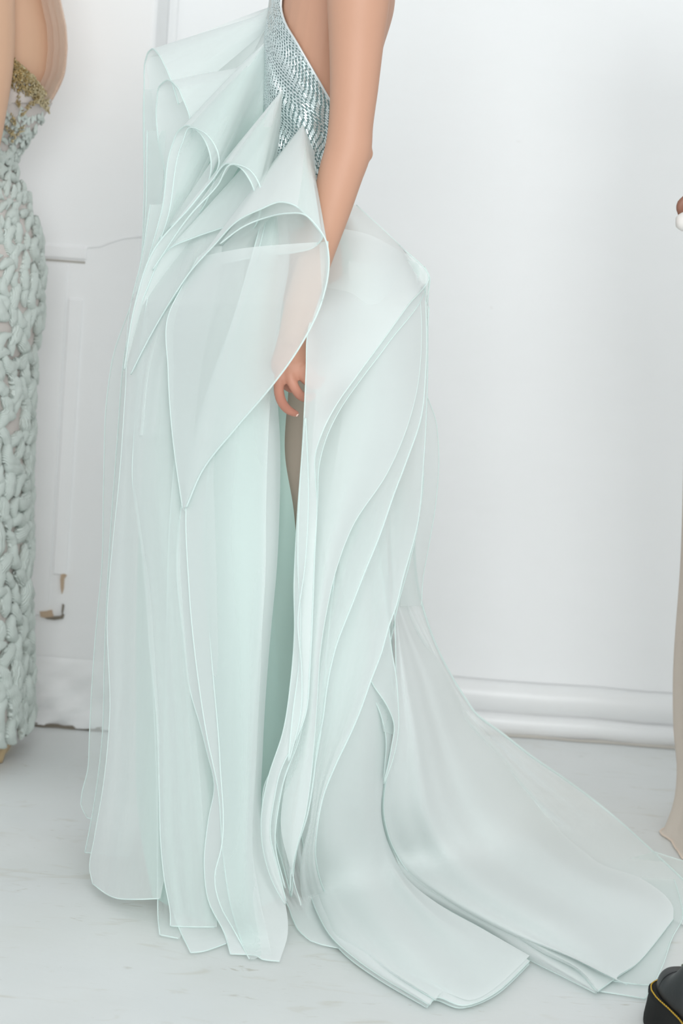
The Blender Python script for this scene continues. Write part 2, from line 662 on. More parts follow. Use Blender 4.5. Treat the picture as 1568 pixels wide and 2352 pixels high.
# far arm, held in front of the body and hidden by the ruffles
ms.add(limb_geo([(800, -150, .17, 58), (770, 0, .20, 55), (740, 200, .21, 47), (715, 340, .21, 44), (690, 480, .19, 40), (680, 620, .18, 33), (678, 720, .18, 36), (680, 800, .18, 22)], n=16))
# legs and feet
for sy, dx in ((-.085, 0), (.085, 12)):
    ms.add(limb_geo([(716 + dx, 660, sy, 112), (712 + dx, 800, sy, 104), (704 + dx, 1000, sy, 84), (694 + dx, 1220, sy, 66), (686 + dx, 1300, sy, 60), (690 + dx, 1440, sy, 60), (688 + dx, 1650, sy, 46),
                     (684 + dx, 1850, sy, 36), (676 + dx, 1935, sy, 36)], n=20))
    ms.add(limb_geo([(690 + dx, 1925, sy, 30), (640 + dx, 1975, sy, 27), (575 + dx, 2010 + sy * -250, sy, 16)], n=14))
body = remeshed('body', ms, SKIN, woman, 0.0025, 6)

# fingernail on the pointing finger
V = []
for j in range(5):
    for i in range(5):
        u, v = (i - 2) / 2, j / 4
        px, py = 676 + 8 * v + 2.0 * u, 951.5 + 2.5 * v - 5.0 * u * (1 - 0.4 * v)
        V.append(P(px, py, -.3235 + 0.002 * u * u + 0.002 * v))
mesh_obj('fingernail', V, grid_faces(5, 5), NAIL, body)

NUDES = simple('nude_lining_cloth', (0.50, 0.385, 0.32), 0.75, bump=(150, 0.1, 0.001))
v, f = limb_geo([(710, 760, -.085, 112), (712, 800, -.085, 108), (704, 1000, -.085, 88), (694, 1220, -.085, 70), (687, 1300, -.085, 64)], n=28)
nsl = mesh_obj('nude_lining', v, f, NUDES, woman)
tag(nsl, 'taupe nude lining over the leg')

# bodice ---------------------------------------------------------
BOD = simple('mint_grey_mesh_cloth', (0.20, 0.30, 0.30), 0.6, bump=(300, 0.2, 0.002))
BEAD = simple('silver_glass_beads', (0.66, 0.735, 0.735), 0.30, 0.7)
EDGE = [(662, -190), (657, -60), (654, 0), (652, 35), (660, 65), (690, 115), (720, 165), (757, 228), (790, 285), (800, 360), (792, 440), (790, 500)]
E = interp_curve(EDGE, 60, 'y')
V, F = [], []
nu = 30
for (ex, ey) in E:
    cx, hw, b = (np.interp(ey, TR[:, 1], TR[:, k]) for k in (0, 2, 3))
    hw += 0.005 * 1388
    b += 0.005
    th0 = math.acos(max(-1, min(1, (ex - cx) / hw)))       # near side edge
    for i in range(nu):
        th = th0 + (math.pi * 1.0 - th0) * 2 * i / (nu - 1)  # round the front to the same edge on the far side
        c = P(cx, ey, 0)
        V.append(c + np.array([hw / 1388 * math.cos(th), -b * math.sin(th), 0]))
bodice = mesh_obj('bodice', V, grid_faces(nu, len(E)), BOD, woman)
tag(bodice, 'silver beaded mint bodice')
# edge binding
vv, ff = tube_geo([V[j * nu] for j in range(len(E))], 0.0022, 6)
mesh_obj('edge_binding', vv, ff, simple('silver_binding', (0.72, 0.78, 0.79), 0.35, 0.5), bodice)
# bugle beads, laid in wavy rows that follow the slanting edge
ms = Mesh()
SG_ = np.arange(0, 0.34, 0.0008)


def bod_row(y):
    cx, hw, b = (np.interp(y, TR[:, 1], TR[:, k]) for k in (0, 2, 3))
    a, b = (hw + 0.0062 * 1388) / 1388, b + 0.0062
    ex = np.interp(y, E[:, 1], E[:, 0])
    th0 = math.acos(max(-1, min(1, (ex - cx) / (hw + 0.005 * 1388))))
    th = np.linspace(th0, th0 + 3.6, 260)
    pts = np.stack([a * np.cos(th), -b * np.sin(th), 0 * th], 1)
    sl = np.concatenate([[0], np.cumsum(np.linalg.norm(np.diff(pts, axis=0), axis=1))])
    return P(cx, y, 0), a, b, th, sl


ROWS = {}


def bod_pt(y, s_):
    key = round(y * 2) / 2
    if key not in ROWS:
        ROWS[key] = bod_row(key)
    c, a, b, th, sl = ROWS[key]
    t = np.interp(s_, sl, th)
    p = c + np.array([a * math.cos(t), -b * math.sin(t), 0])
    n = np.array([math.cos(t) / a, -math.sin(t) / b, 0])
    return p, n / np.linalg.norm(n)


for j in range(-14, 40):
    for i in range(0, 66):
        s0 = 0.0028 + i * 0.0037
        y = j * 12.6 + (i % 2) * 6.2 + 3.2 * math.sin(i * 0.42 + j * 0.35) + 5 * math.sin(i * 0.11) + random.uniform(-1, 1)
        if y < -185 or y > 490:
            continue
        sh = 0.0011 * math.sin(0.33 * i + 0.21 * j)
        a_, n1 = bod_pt(y - 5.4, s0 + sh)
        c_, n2 = bod_pt(y + 5.4, s0 - sh)
        nrm = (n1 + n2) / 2
        t = c_ - a_
        ln = np.linalg.norm(t)
        t = t / ln
        m0 = (a_ + c_) / 2
        a_, c_ = m0 - t * .0040, m0 + t * .0040
        sd = np.cross(t, nrm)
        k1, k2 = random.uniform(-.22, .22), random.uniform(-.14, .14)
        sd2 = sd + nrm * k1
        nr2 = nrm - sd * k1 + t * k2
        v = []
        for e in (a_, c_):
            for k in range(6):
                q = math.pi * 2 * k / 6
                v.append(e + 0.00155 * sd2 * math.cos(q) + 0.0011 * nr2 * math.sin(q))
        f = [(k, (k + 1) % 6, 6 + (k + 1) % 6, 6 + k) for k in range(6)] + [tuple(range(6))[::-1], tuple(range(6, 12))]
        ms.add((v, f))
bd = mesh_obj('bugle_beads', ms.V, ms.F, BEAD, bodice, smooth=False)
tag(bd, kind='stuff')

# skirt ----------------------------------------------------------
DT = np.array([(400, 712, 125, .13), (470, 700, 160, .155), (560, 660, 260, .19), (700, 642, 345, .22), (1000, 622, 385, .25), (1300, 612, 385, .27), (1600, 620, 420, .29),
               (1900, 610, 440, .31), (2300, 600, 450, .34)], float)


def cone_Y(px, py):
    cx, hw, b = (np.interp(py, DT[:, 0], DT[:, k]) for k in (1, 2, 3))
    return -b * math.sqrt(max(0.0, 1 - ((px - cx) / hw) ** 2))


def hem_tube(parent, path, r=0.0011):
    path = np.array(path)
    keep = [0]
    for i in range(1, len(path)):
        if np.linalg.norm(path[i] - path[keep[-1]]) > 0.003:
            keep.append(i)
    if len(keep) < 3:
        return
    v, f = tube_geo(path[keep], r, 5)
    mesh_obj('rolled_hem', v, f, HEM, parent)


def panel(name, curves, mat, mode='y', hems='', absY=False, nv=110, nu=40, rip=(0, 0, 0), lift=0.006, back=False, wob=0.0, label=None, r=0.0011, ph=None, dY=0.0, und=0.0):
    """a cloth panel through several edge/inner curves of (px, py, offset towards the viewer or depth)"""
    C = []
    for c in curves:
        c = [(p[0], p[1], (p[2] if len(p) > 2 else 0.0)) for p in c]
        C.append(interp_curve(c, nv, mode))
    C = np.array(C)                        # k x nv x 3
    k = len(C)
    nu = max(nu, 6)
    G = np.zeros((nv, nu, 3))
    if k == 2:
        s = np.linspace(0, 1, nu)
        for j in range(nv):
            G[j] = C[0, j][None] * (1 - s[:, None]) + C[1, j][None] * s[:, None]
    else:
        t = np.linspace(0, 1, k)
        for j in range(nv):
            # cardinal interpolation over the curve index
            s = np.linspace(0, k - 1, nu)
            i0 = np.clip(np.floor(s).astype(int), 0, k - 2)
            f = (s - i0)[:, None]
            p0 = C[np.clip(i0 - 1, 0, k - 1), j]
            p1, p2 = C[i0, j], C[i0 + 1, j]
            p3 = C[np.clip(i0 + 2, 0, k - 1), j]
            m1, m2 = (p2 - p0) * 0.5, (p3 - p1) * 0.5
            G[j] = (2*f**3-3*f**2+1)*p1 + (f**3-2*f**2+f)*m1 + (-2*f**3+3*f**2)*p2 + (f**3-f**2)*m2
    ph = rng.random() * 6.28 if ph is None else ph
    amp, freq, pw = rip
    W = np.zeros((nv, nu, 3))
    for j in range(nv):
        v = j / (nv - 1)
        for i in range(nu):
            u = i / (nu - 1)
            px, py, o = G[j, i]
            o2 = o
            rr = amp * (v ** pw if pw else 1) * (math.sin(2 * math.pi * freq * u + ph + 1.3 * v) + 0.45 * math.sin(2 * math.pi * freq * 2.3 * u + 2.1 * ph - 2 * v))
            rr *= math.sin(math.pi * min(1, max(0, u * 1.0))) ** 0.5 if amp else 0
            rr += wob * math.sin(7 * v * math.pi + ph)
            if absY:
                Y = o - rr - dY
            elif back:
                Y = -cone_Y(px, py) - o - rr
            else:
                Y = cone_Y(px, py) - o - rr
            lf_ = lift + und * (0.5 + 0.5 * math.sin(9.0 * u + 4.0 * v + 1.0) * math.sin(5.0 * v - 6.0 * u)) * min(1.0, 6 * u, 6 * (1 - u), 8 * (1 - v) + 0.1)
            W[j, i] = P(px, py, Y, lf_, 0.018 if absY else 0.008)
    ob = mesh_obj(name, W.reshape(-1, 3), grid_faces(nu, nv), mat, woman)
    if label:
        ob['label'] = label
    if 'L' in hems:
        hem_tube(ob, W[:, 0], r)
    if 'R' in hems:
        hem_tube(ob, W[:, -1], r)
    if 'B' in hems:
        hem_tube(ob, W[-1, :], r)
    if 'T' in hems:
        hem_tube(ob, W[0, :], r)
    return ob


SP = 'skirt_panel'
# inner skirts
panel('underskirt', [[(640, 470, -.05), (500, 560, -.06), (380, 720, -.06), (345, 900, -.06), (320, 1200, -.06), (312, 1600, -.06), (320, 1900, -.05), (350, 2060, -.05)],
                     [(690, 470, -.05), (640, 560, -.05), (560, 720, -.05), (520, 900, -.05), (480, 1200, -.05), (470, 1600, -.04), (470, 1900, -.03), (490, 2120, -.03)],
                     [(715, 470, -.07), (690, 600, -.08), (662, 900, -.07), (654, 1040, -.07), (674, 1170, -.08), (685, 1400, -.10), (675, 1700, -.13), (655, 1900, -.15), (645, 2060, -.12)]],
      LINING_SHADE, rip=(.006, 2, .5))
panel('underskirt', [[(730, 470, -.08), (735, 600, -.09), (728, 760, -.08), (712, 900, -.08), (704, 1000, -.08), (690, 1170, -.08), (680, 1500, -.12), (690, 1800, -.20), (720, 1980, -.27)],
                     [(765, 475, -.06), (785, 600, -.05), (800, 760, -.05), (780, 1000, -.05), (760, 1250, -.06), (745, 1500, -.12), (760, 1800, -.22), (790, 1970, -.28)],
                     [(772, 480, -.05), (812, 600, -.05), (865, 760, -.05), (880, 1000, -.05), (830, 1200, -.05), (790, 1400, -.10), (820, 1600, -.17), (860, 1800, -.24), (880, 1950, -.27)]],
      LINING_SHADE, rip=(.006, 1.5, .5))
# back of the skirt
panel('back_panel', [[(600, 480), (420, 600), (320, 780), (290, 1100), (280, 1500), (275, 1850)],
                     [(700, 480), (600, 600), (600, 780), (600, 1100), (600, 1500), (600, 1800)],
                     [(800, 490), (880, 630), (940, 800), (950, 1100), (900, 1400), (980, 1750)]], ORG3, back=True, rip=(.02, 6, .5))

# far left sheer layers
panel(SP, [[(331, 205, .12), (330, 470, .12), (323, 600, .11), (300, 700, .10), (262, 810, .09), (247, 900, .08), (238, 1100, .07), (234, 1300, .07), (220, 1450, .07), (212, 1560, .07), (205, 1700, .07), (202, 1765, .07), (187, 1830, .07), (186, 1850, .07), (200, 1878, .06)],
           [(350, 205, .09), (350, 470, .08), (350, 600, .06), (340, 700, .03), (320, 810, .0), (300, 900, -.01), (290, 1100, -.01), (290, 1300, -.01), (285, 1500, -.01), (270, 1700, .0), (250, 1820, .02), (232, 1889, .03)]],
      ORG1, hems='LB', absY=True)
panel(SP, [[(338, 300, .08), (334, 500, .07), (312, 680, .05), (285, 820, .03), (270, 1000, .02), (252, 1250, .02), (240, 1500, .02), (234, 1700, .02), (212, 1870, .02), (195, 1958, .02)],
           [(380, 300, .05), (370, 500, .02), (370, 680, -.02), (360, 820, -.07), (350, 1000, -.10), (340, 1300, -.10), (330, 1600, -.09), (320, 1850, -.08), (300, 1966, -.06)]],
      ORG1, hems='LB', absY=True)
panel(SP, [[(345, 470), (324, 600), (300, 700), (288, 900), (274, 1100), (259, 1250), (247, 1400), (252, 1650), (238, 1800), (216, 1930), (206, 1995), (213, 2030)],
           [(385, 470, .0), (360, 600, .01), (345, 700, .015), (330, 900, .02), (322, 1100, .02), (318, 1300, .025), (310, 1550, .03), (300, 1800, .03), (280, 1950, .03), (268, 2063, .03)],
           [(450, 470), (410, 600), (400, 700), (390, 900), (390, 1100), (395, 1300), (400, 1550), (398, 1800), (390, 1950), (368, 2064)]],
      ORG2, hems='LB', rip=(.007, 1.5, 1))
panel(SP, [[(420, 480, .0), (390, 620, .0), (365, 760, .0), (345, 900, 0), (335, 1100, 0), (340, 1400, -.005), (352, 1600, -.005), (360, 1800, -.01), (362, 2064, -.01), (363, 2113, -.01), (367, 2147, -.01)],
           [(470, 480, 0), (440, 620, 0), (430, 760, 0), (420, 1000, 0), (430, 1500, 0), (440, 1900, 0), (430, 2100, -.0), (413, 2156, -.0)]],
      ORG1, hems='LB', rip=(.006, 1.2, 1))
panel(SP, [[(520, 490, .0), (470, 620, .0), (420, 900, .008), (390, 1200, .008), (382, 1500, .008), (376, 1800, .006), (380, 2000, .006), (409, 2127, .008), (438, 2188, .01)],
           [(545, 490, .0), (510, 620, .0), (480, 900, .01), (460, 1300, .015), (470, 1800, .02), (460, 2050, .015), (471, 2184, .01)],
           [(580, 490, .0), (560, 620, .0), (560, 900, .0), (540, 1300, .0), (530, 1800, .0), (530, 2000, .0), (536, 2110, 0), (522, 2166, 0)]],
      ORG2, hems='LB', rip=(.006, 1.2, 1))
panel(SP, [[(420, 490, .0), (350, 640, .012), (325, 790, .012), (308, 1000, .014), (304, 1100, .015), (318, 1200, .016), (330, 1300, .016), (345, 1500, .016), (360, 1650, .016), (366, 1823, .016), (369, 1935, .014), (378, 2024, .012), (391, 2100, .01), (391, 2127, .01)],
           [(470, 490, .01), (420, 640, .03), (390, 790, .03), (370, 1000, .032), (372, 1150, .035), (385, 1300, .035), (400, 1500, .035), (412, 1700, .035), (420, 1900, .03), (440, 2129, .02)],
           [(560, 490, .0), (520, 640, .01), (470, 800, .01), (440, 1000, .01), (428, 1165, .01), (432, 1400, .012), (460, 1700, .014), (495, 1950, .012), (498, 2129, .01)]],
      ORG2, hems='LB', rip=(.006, 1.4, 1))
# main front column
panel(SP, [[(610, 490, .02), (575, 600, .05), (540, 720, .06), (490, 860, .05), (440, 1020, .03), (416, 1165, .02), (406, 1300, .02), (420, 1450, .022), (440, 1600, .024), (458, 1660, .026), (476, 1730, .028), (492, 1801, .03), (478, 1886, .03), (469, 1993, .03), (480, 2073, .028), (516, 2145, .025), (529, 2191, .02)],
           [(630, 490, .04), (610, 600, .08), (585, 720, .10), (553, 860, .09), (520, 1020, .07), (505, 1165, .06), (500, 1300, .065), (505, 1450, .07), (515, 1600, .075), (525, 1750, .075), (525, 1886, .07), (530, 1993, .06), (550, 2073, .05), (585, 2150, .04), (583, 2194, .02)],
           [(650, 490, .02), (640, 600, .04), (622, 720, .05), (606, 860, .06), (605, 1020, .05), (605, 1165, .04), (600, 1300, .045), (590, 1450, .05), (580, 1600, .05), (572, 1750, .05), (565, 1886, .045), (575, 1993, .035), (600, 2073, .03), (620, 2150, .02), (605, 2204, .012)],
           [(665, 490, -.05), (665, 600, -.05), (645, 720, -.05), (637, 900, -.045), (643, 1010, -.04), (642, 1165, -.035), (636, 1300, -.03), (622, 1450, -.03), (610, 1600, -.03), (603, 1734, -.03), (600, 1850, -.03), (620, 1980, -.03), (655, 2075, -.02), (660, 2149, -.01), (642, 2208, 0)]],
      ORG3, hems='LB', nu=60)
panel(SP, [[(615, 490, .04), (585, 610, .085), (520, 850, .085), (470, 1200, .055), (485, 1500, .066), (505, 1750, .075), (507, 1953, .085), (493, 2010, .085), (507, 2082, .075), (538, 2138, .05), (572, 2202, .03)],
           [(632, 490, .05), (615, 610, .105), (575, 850, .115), (540, 1200, .09), (560, 1500, .098), (565, 1750, .100), (560, 1953, .098), (560, 2082, .08), (578, 2150, .05), (583, 2203, .03)],
           [(650, 490, .03), (640, 610, .07), (622, 850, .08), (610, 1200, .07), (600, 1500, .07), (588, 1750, .07), (580, 1953, .065), (590, 2082, .05), (600, 2195, .03)]],
      ORG1, hems='L')
panel(SP, [[(605, 490, .035), (570, 620, .075), (500, 850, .07), (432, 1100, .045), (434, 1350, .045), (455, 1560, .05), (475, 1690, .055), (500, 1810, .06), (512, 1960, .065), (530, 2080, .058), (560, 2180, .03)],
           [(630, 490, .045), (610, 620, .095), (560, 850, .105), (525, 1100, .078), (530, 1350, .080), (540, 1560, .087), (550, 1690, .09), (560, 1810, .088), (560, 1960, .082), (575, 2080, .064), (590, 2190, .03)],
           [(652, 490, .025), (645, 620, .055), (625, 850, .07), (612, 1100, .06), (608, 1350, .06), (590, 1560, .06), (580, 1690, .06), (575, 1810, .06), (580, 1960, .055), (600, 2080, .04), (625, 2195, .02)]],
      ORG2, hems='L')

# the sheer overlay that falls from the last ruffle over the forearm
panel('ruffle_fall', [[(455, 590, .05), (420, 655, .045), (389, 720, .04), (385, 850, .038), (395, 1000, .038), (420, 1165, .036)],
                      [(560, 570, .11), (520, 655, .12), (490, 740, .115), (470, 850, .095), (455, 1000, .07), (423, 1166, .045)],
                      [(670, 560, .14), (640, 655, .155), (600, 740, .15), (545, 880, .12), (490, 1010, .08), (425, 1166, .047)],
                      [(752, 555, .17), (750, 640, .18), (738, 695, .18), (708, 762, .175), (665, 832, .165), (625, 885, .15), (540, 985, .105), (470, 1072, .07), (427, 1166, .05)]],
      ORGO, hems='R', nu=50, r=0.0016)
panel('ruffle_fall', [[(455, 590, .05), (420, 655, .05), (388, 720, .05), (386, 850, .045), (396, 1000, .04), (419, 1168, .036)],
                      [(480, 570, .06), (455, 655, .06), (430, 760, .055), (420, 900, .05), (420, 1040, .045), (428, 1180, .036)],
                      [(510, 565, .065), (500, 655, .065), (478, 760, .06), (455, 900, .055), (442, 1040, .05), (436, 1190, .036)]],
      ORG2, hems='L', nu=30, r=0.0009)

# right: lapel-like flap from the waist, running down the slit
panel('front_flap', [[(735, 470, -.10), (738, 560, -.10), (735, 640, -.07), (717, 720, .09), (707, 762, .14), (703, 850, .14), (698, 960, .12), (692, 1060, .09), (685, 1150, .06), (680, 1230, .04), (675, 1350, .04), (676, 1450, .045), (668, 1560, .05), (650, 1680, .06), (615, 1790, .06), (600, 1880, .06), (604, 1950, .05), (632, 2038, .03), (655, 2078, .02)],
                     [(772, 470, -.06), (820, 560, -.05), (840, 640, -.02), (800, 740, .03), (768, 820, .09), (742, 900, .13), (722, 980, .12), (706, 1060, .095), (702, 1150, .07), (700, 1230, .055), (696, 1350, .055), (694, 1450, .06), (685, 1570, .065), (662, 1690, .075), (630, 1785, .08), (612, 1870, .08), (611, 1940, .065), (636, 2030, .04), (656, 2075, .025)],
                     [(818, 471, -.05), (920, 566, -.02), (984, 636, .0), (936, 702, .03), (880, 780, .05), (820, 862, .08), (772, 930, .10), (741, 990, .11), (723, 1050, .095), (724, 1100, .08), (727, 1140, .06), (722, 1280, .06), (718, 1400, .065), (712, 1520, .07), (695, 1662, .08), (672, 1712, .085), (646, 1765, .09), (630, 1832, .09), (621, 1921, .075), (638, 1995, .05), (657, 2070, .03)]],
      ORG3, hems='LR', nu=44, nv=160)
panel('front_flap', [[(745, 480, -.09), (800, 640, -.04), (762, 800, .03), (735, 950, .07), (714, 1080, .065), (700, 1250, .04), (690, 1400, .03), (686, 1500, .035), (680, 1600, .04), (655, 1720, .05), (625, 1800, .05), (612, 1900, .05), (640, 2020, .03)],
                     [(822, 480, -.06), (976, 650, -.02), (890, 790, .03), (828, 872, .055), (782, 938, .075), (752, 998, .085), (734, 1060, .075), (729, 1150, .055), (716, 1420, .045), (706, 1600, .05), (682, 1712, .06), (655, 1780, .07), (640, 1850, .07), (632, 1940, .06), (655, 2040, .035)]],
      ORG2, hems='R', nu=24, nv=140)
panel('front_flap', [[(700, 960, .125), (687, 1140, .075), (684, 1300, .06), (690, 1420, .062), (686, 1530, .065), (672, 1640, .078), (662, 1748, .092)],
                     [(702, 960, .125), (708, 1140, .085), (700, 1300, .08), (684, 1430, .08), (692, 1530, .08), (690, 1640, .085), (664, 1748, .092)]],
      ORG2, hems='LR', nu=14, nv=80)

# right hand sheets, each with a diagonal hem
panel(SP, [[(745, 520, -.05), (735, 760, -.02), (722, 950, .0), (712, 1100, .0), (702, 1300, .0), (690, 1500, .005), (680, 1700, .01), (655, 1800, .02), (645, 1900, .02), (668, 2000, .015), (690, 2080, .01)],
           [(850, 540, -.02), (870, 760, .02), (845, 950, .035), (800, 1100, .04), (755, 1250, .04), (725, 1450, .04), (710, 1650, .04), (690, 1800, .035), (672, 1900, .035), (672, 2000, .02), (690, 2080, .012)],
           [(955, 600, -.02), (968, 760, -.01), (952, 920, .0), (920, 1020, .01), (887, 1090, .015), (812, 1204, .02), (772, 1308, .025), (749, 1409, .025), (735, 1503, .03), (729, 1595, .03), (722, 1700, .03), (712, 1801, .03), (700, 1877, .03), (682, 1944, .03), (672, 2002, .02), (692, 2080, .01)]],
      ORG3, hems='R', nu=44, r=0.0007)
panel(SP, [[(800, 600, -.02), (800, 800, -.01), (780, 1000, -.01), (745, 1200, -.01), (720, 1400, .0), (705, 1600, .005), (690, 1800, .01), (668, 1950, .012), (664, 2046, .01)],
           [(975, 620, -.02), (977, 850, -.01), (966, 960, -.005), (933, 1059, .0), (904, 1136, .0), (870, 1234, .005), (835, 1320, .01), (807, 1392, .012), (772, 1483, .016), (758, 1538, .018), (749, 1590, .02), (741, 1653, .02), (729, 1712, .02), (718, 1801, .022), (704, 1877, .022), (682, 1944, .02), (668, 2002, .015), (666, 2046, .01)]],
      ORG2, hems='R', rip=(.005, 1.2, .5), r=0.0014)
panel(SP, [[(840, 640, -.05), (830, 900, -.05), (800, 1150, -.05), (770, 1350, -.04), (740, 1550, -.03), (720, 1750, -.02), (708, 1900, -.02), (694, 1957, -.05), (690, 2040, -.14), (706, 2112, -.25)],
           [(982, 700, -.04), (980, 900, -.04), (972, 1060, -.03), (956, 1214, -.03), (950, 1239, -.03), (924, 1331, -.025), (910, 1389, -.02), (893, 1437, -.02), (876, 1498, -.015), (850, 1567, -.01), (826, 1635, -.008), (808, 1678, -.005), (771, 1756, 0), (744, 1823, 0), (727, 1912, -.01), (724, 1957, -.04), (738, 2030, -.13), (772, 2100, -.25)]],
      ORG2, hems='R', rip=(.005, 1.2, .5), r=0.0014)
panel(SP, [[(880, 660, -.10), (880, 900, -.12), (850, 1150, -.14), (840, 1350, -.16), (850, 1480, -.17), (860, 1560, -.17), (880, 1680, -.16)],
           [(985, 705, -.02), (975, 850, -.03), (968, 1000, -.04), (960, 1200, -.06), (938, 1300, -.07), (913, 1392, -.09), (901, 1452, -.10), (891, 1509, -.12), (900, 1570, -.12), (909, 1610, -.12), (912, 1690, -.11)]],
      ORG1, hems='R', absY=True)
panel(SP, [[(900, 640, .0), (910, 850, .0), (910, 1100, .0), (915, 1250, .0), (920, 1392, .0)],
           [(985, 640, .09), (981, 715, .09), (972, 850, .09), (978, 900, .10), (1000, 965, .10), (1006, 1015, .10), (1001, 1150, .10), (985, 1250, .10), (971, 1330, .10), (967, 1392, .10)]],
      ORG1, hems='R', absY=True)
panel(SP, [[(860, 560, -.06), (900, 800, -.06), (920, 1000, -.06), (920, 1200, -.06)],
           [(975, 612, .02), (987, 640, .02), (985, 660, .02), (976, 720, .02), (968, 850, .03), (966, 1000, .03), (972, 1100, .03), (960, 1200, .03)]],
      ORG1, hems='R', absY=True)

# sheets at the foot of the slit
panel(SP, [[(690, 1250, -.24), (678, 1450, -.26), (668, 1590, -.29), (644, 1734, -.31), (608, 1801, -.30), (602, 1868, -.29), (604, 1921, -.27), (616, 1988, -.22), (634, 2038, -.17), (662, 2082, -.1), (673, 2113, 0), (696, 2147, 0), (732, 2168, 0), (778, 2178, 0)],
           [(740, 1250, -.22), (740, 1450, -.24), (735, 1590, -.26), (720, 1734, -.27), (700, 1830, -.24), (690, 1890, -.22), (690, 1950, -.2), (700, 2010, -.15), (715, 2060, -.1), (735, 2100, 0), (760, 2130, 0), (780, 2150, 0), (800, 2165, 0), (815, 2178, 0)]],
      ORG2, hems='LB', absY=True, rip=(.01, 2, .5), lift=0.006)
panel(SP, [[(700, 1300, -.26), (698, 1500, -.28), (696, 1640, -.32), (668, 1745, -.335), (640, 1832, -.33), (632, 1921, -.3), (650, 1988, -.25), (668, 2060, -.2)],
           [(770, 1300, -.25), (750, 1500, -.27), (740, 1660, -.30), (726, 1745, -.31), (717, 1815, -.30), (704, 1880, -.28), (682, 1950, -.26), (669, 2060, -.2)]],
      ORG1, hems='LR', absY=True, rip=(.006, 1.5, .5))

# middle spread of the skirt on the floor
for kk, (mt, dx, dy, lf, hm) in enumerate(((ORG3, 0, 0, .014, 'LB'), (ORG2, 14, -12, .018, 'L'), (ORG2, -6, 6, .005, 'LB'))):
    panel(SP, [[(720, 1150, -.12), (705, 1450, -.20), (702, 1600, -.23), (690, 1800, -.23), (683 + dx, 1945, -.17), (704 + dx, 2024, -.1), (730 + dx, 2100, 0.1), (766 + dx, 2158, .1), (811 + dx, 2198 + dy, .1), (873 + dx, 2242 + dy, .1), (986 + dx, 2308 + dy, .1)],
               [(770, 1150, -.12), (770, 1450, -.20), (760, 1600, -.23), (745, 1800, -.22), (750, 1945, -.17), (778, 2030, -.10), (820, 2110, -.05), (870, 2170, 0), (930, 2230, .1), (1006 + dx, 2291 + dy, .1)],
               [(820, 1150, -.12), (830, 1450, -.18), (825, 1600, -.20), (815, 1800, -.17), (830, 1945, -.10), (870, 2050, -.03), (930, 2140, .1), (1000, 2220, .1), (1067 + dx, 2309 + dy, .1)],
               [(850, 1150, -.08), (870, 1450, -.12), (875, 1600, -.14), (860, 1800, -.11), (870, 1930, -.04), (915, 2030, .05), (985, 2110, .1), (1060, 2180, .1), (1140, 2278 + dy, .1)],
               [(880, 1150, -.05), (900, 1450, -.07), (905, 1600, -.09), (884, 1780, -.08), (876, 1874, -.03), (898, 1953, .05), (942, 2026, .14), (1020, 2085, .2), (1118, 2139, .2), (1216, 2207 + dy, .2)]],
          mt, hems=hm, absY=True, lift=lf, nu=56, nv=130, rip=(.004, 1.5, 1), ph=1.0, dY=lf, und=.022)
# curling inner edges between the middle spread and the train
panel(SP, [[(740, 1200, -.2), (770, 1400, -.2), (789, 1458, -.2), (815, 1521, -.19), (844, 1578, -.18), (870, 1630, -.17), (884, 1680, -.15), (881, 1790, -.11)],
           [(840, 1200, -.14), (860, 1400, -.14), (875, 1470, -.14), (890, 1540, -.13), (900, 1600, -.12), (905, 1640, -.12), (898, 1700, -.12), (882, 1790, -.11)]],
      ORG2, hems='L', absY=True, nu=20, nv=60)
panel(SP, [[(770, 1200, -.17), (800, 1420, -.17), (830, 1520, -.17), (858, 1575, -.16), (887, 1618, -.15), (904, 1660, -.13), (898, 1720, -.12), (881, 1800, -.10)],
           [(860, 1200, -.1), (890, 1420, -.1), (900, 1500, -.1), (910, 1560, -.1), (914, 1618, -.1), (914, 1680, -.1), (903, 1740, -.1), (882, 1800, -.10)]],
      ORG2, hems='LR', absY=True, nu=20, nv=60, dY=.03)
panel(SP, [[(740, 1250, -.16), (770, 1480, -.16), (800, 1600, -.16), (840, 1680, -.15), (866, 1760, -.12), (876, 1850, -.06)],
           [(840, 1250, -.1), (850, 1480, -.1), (870, 1600, -.1), (880, 1680, -.1), (882, 1760, -.09), (877, 1850, -.06)]],
      ORG2, hems='L', absY=True, nu=20, nv=60, dY=-.04)

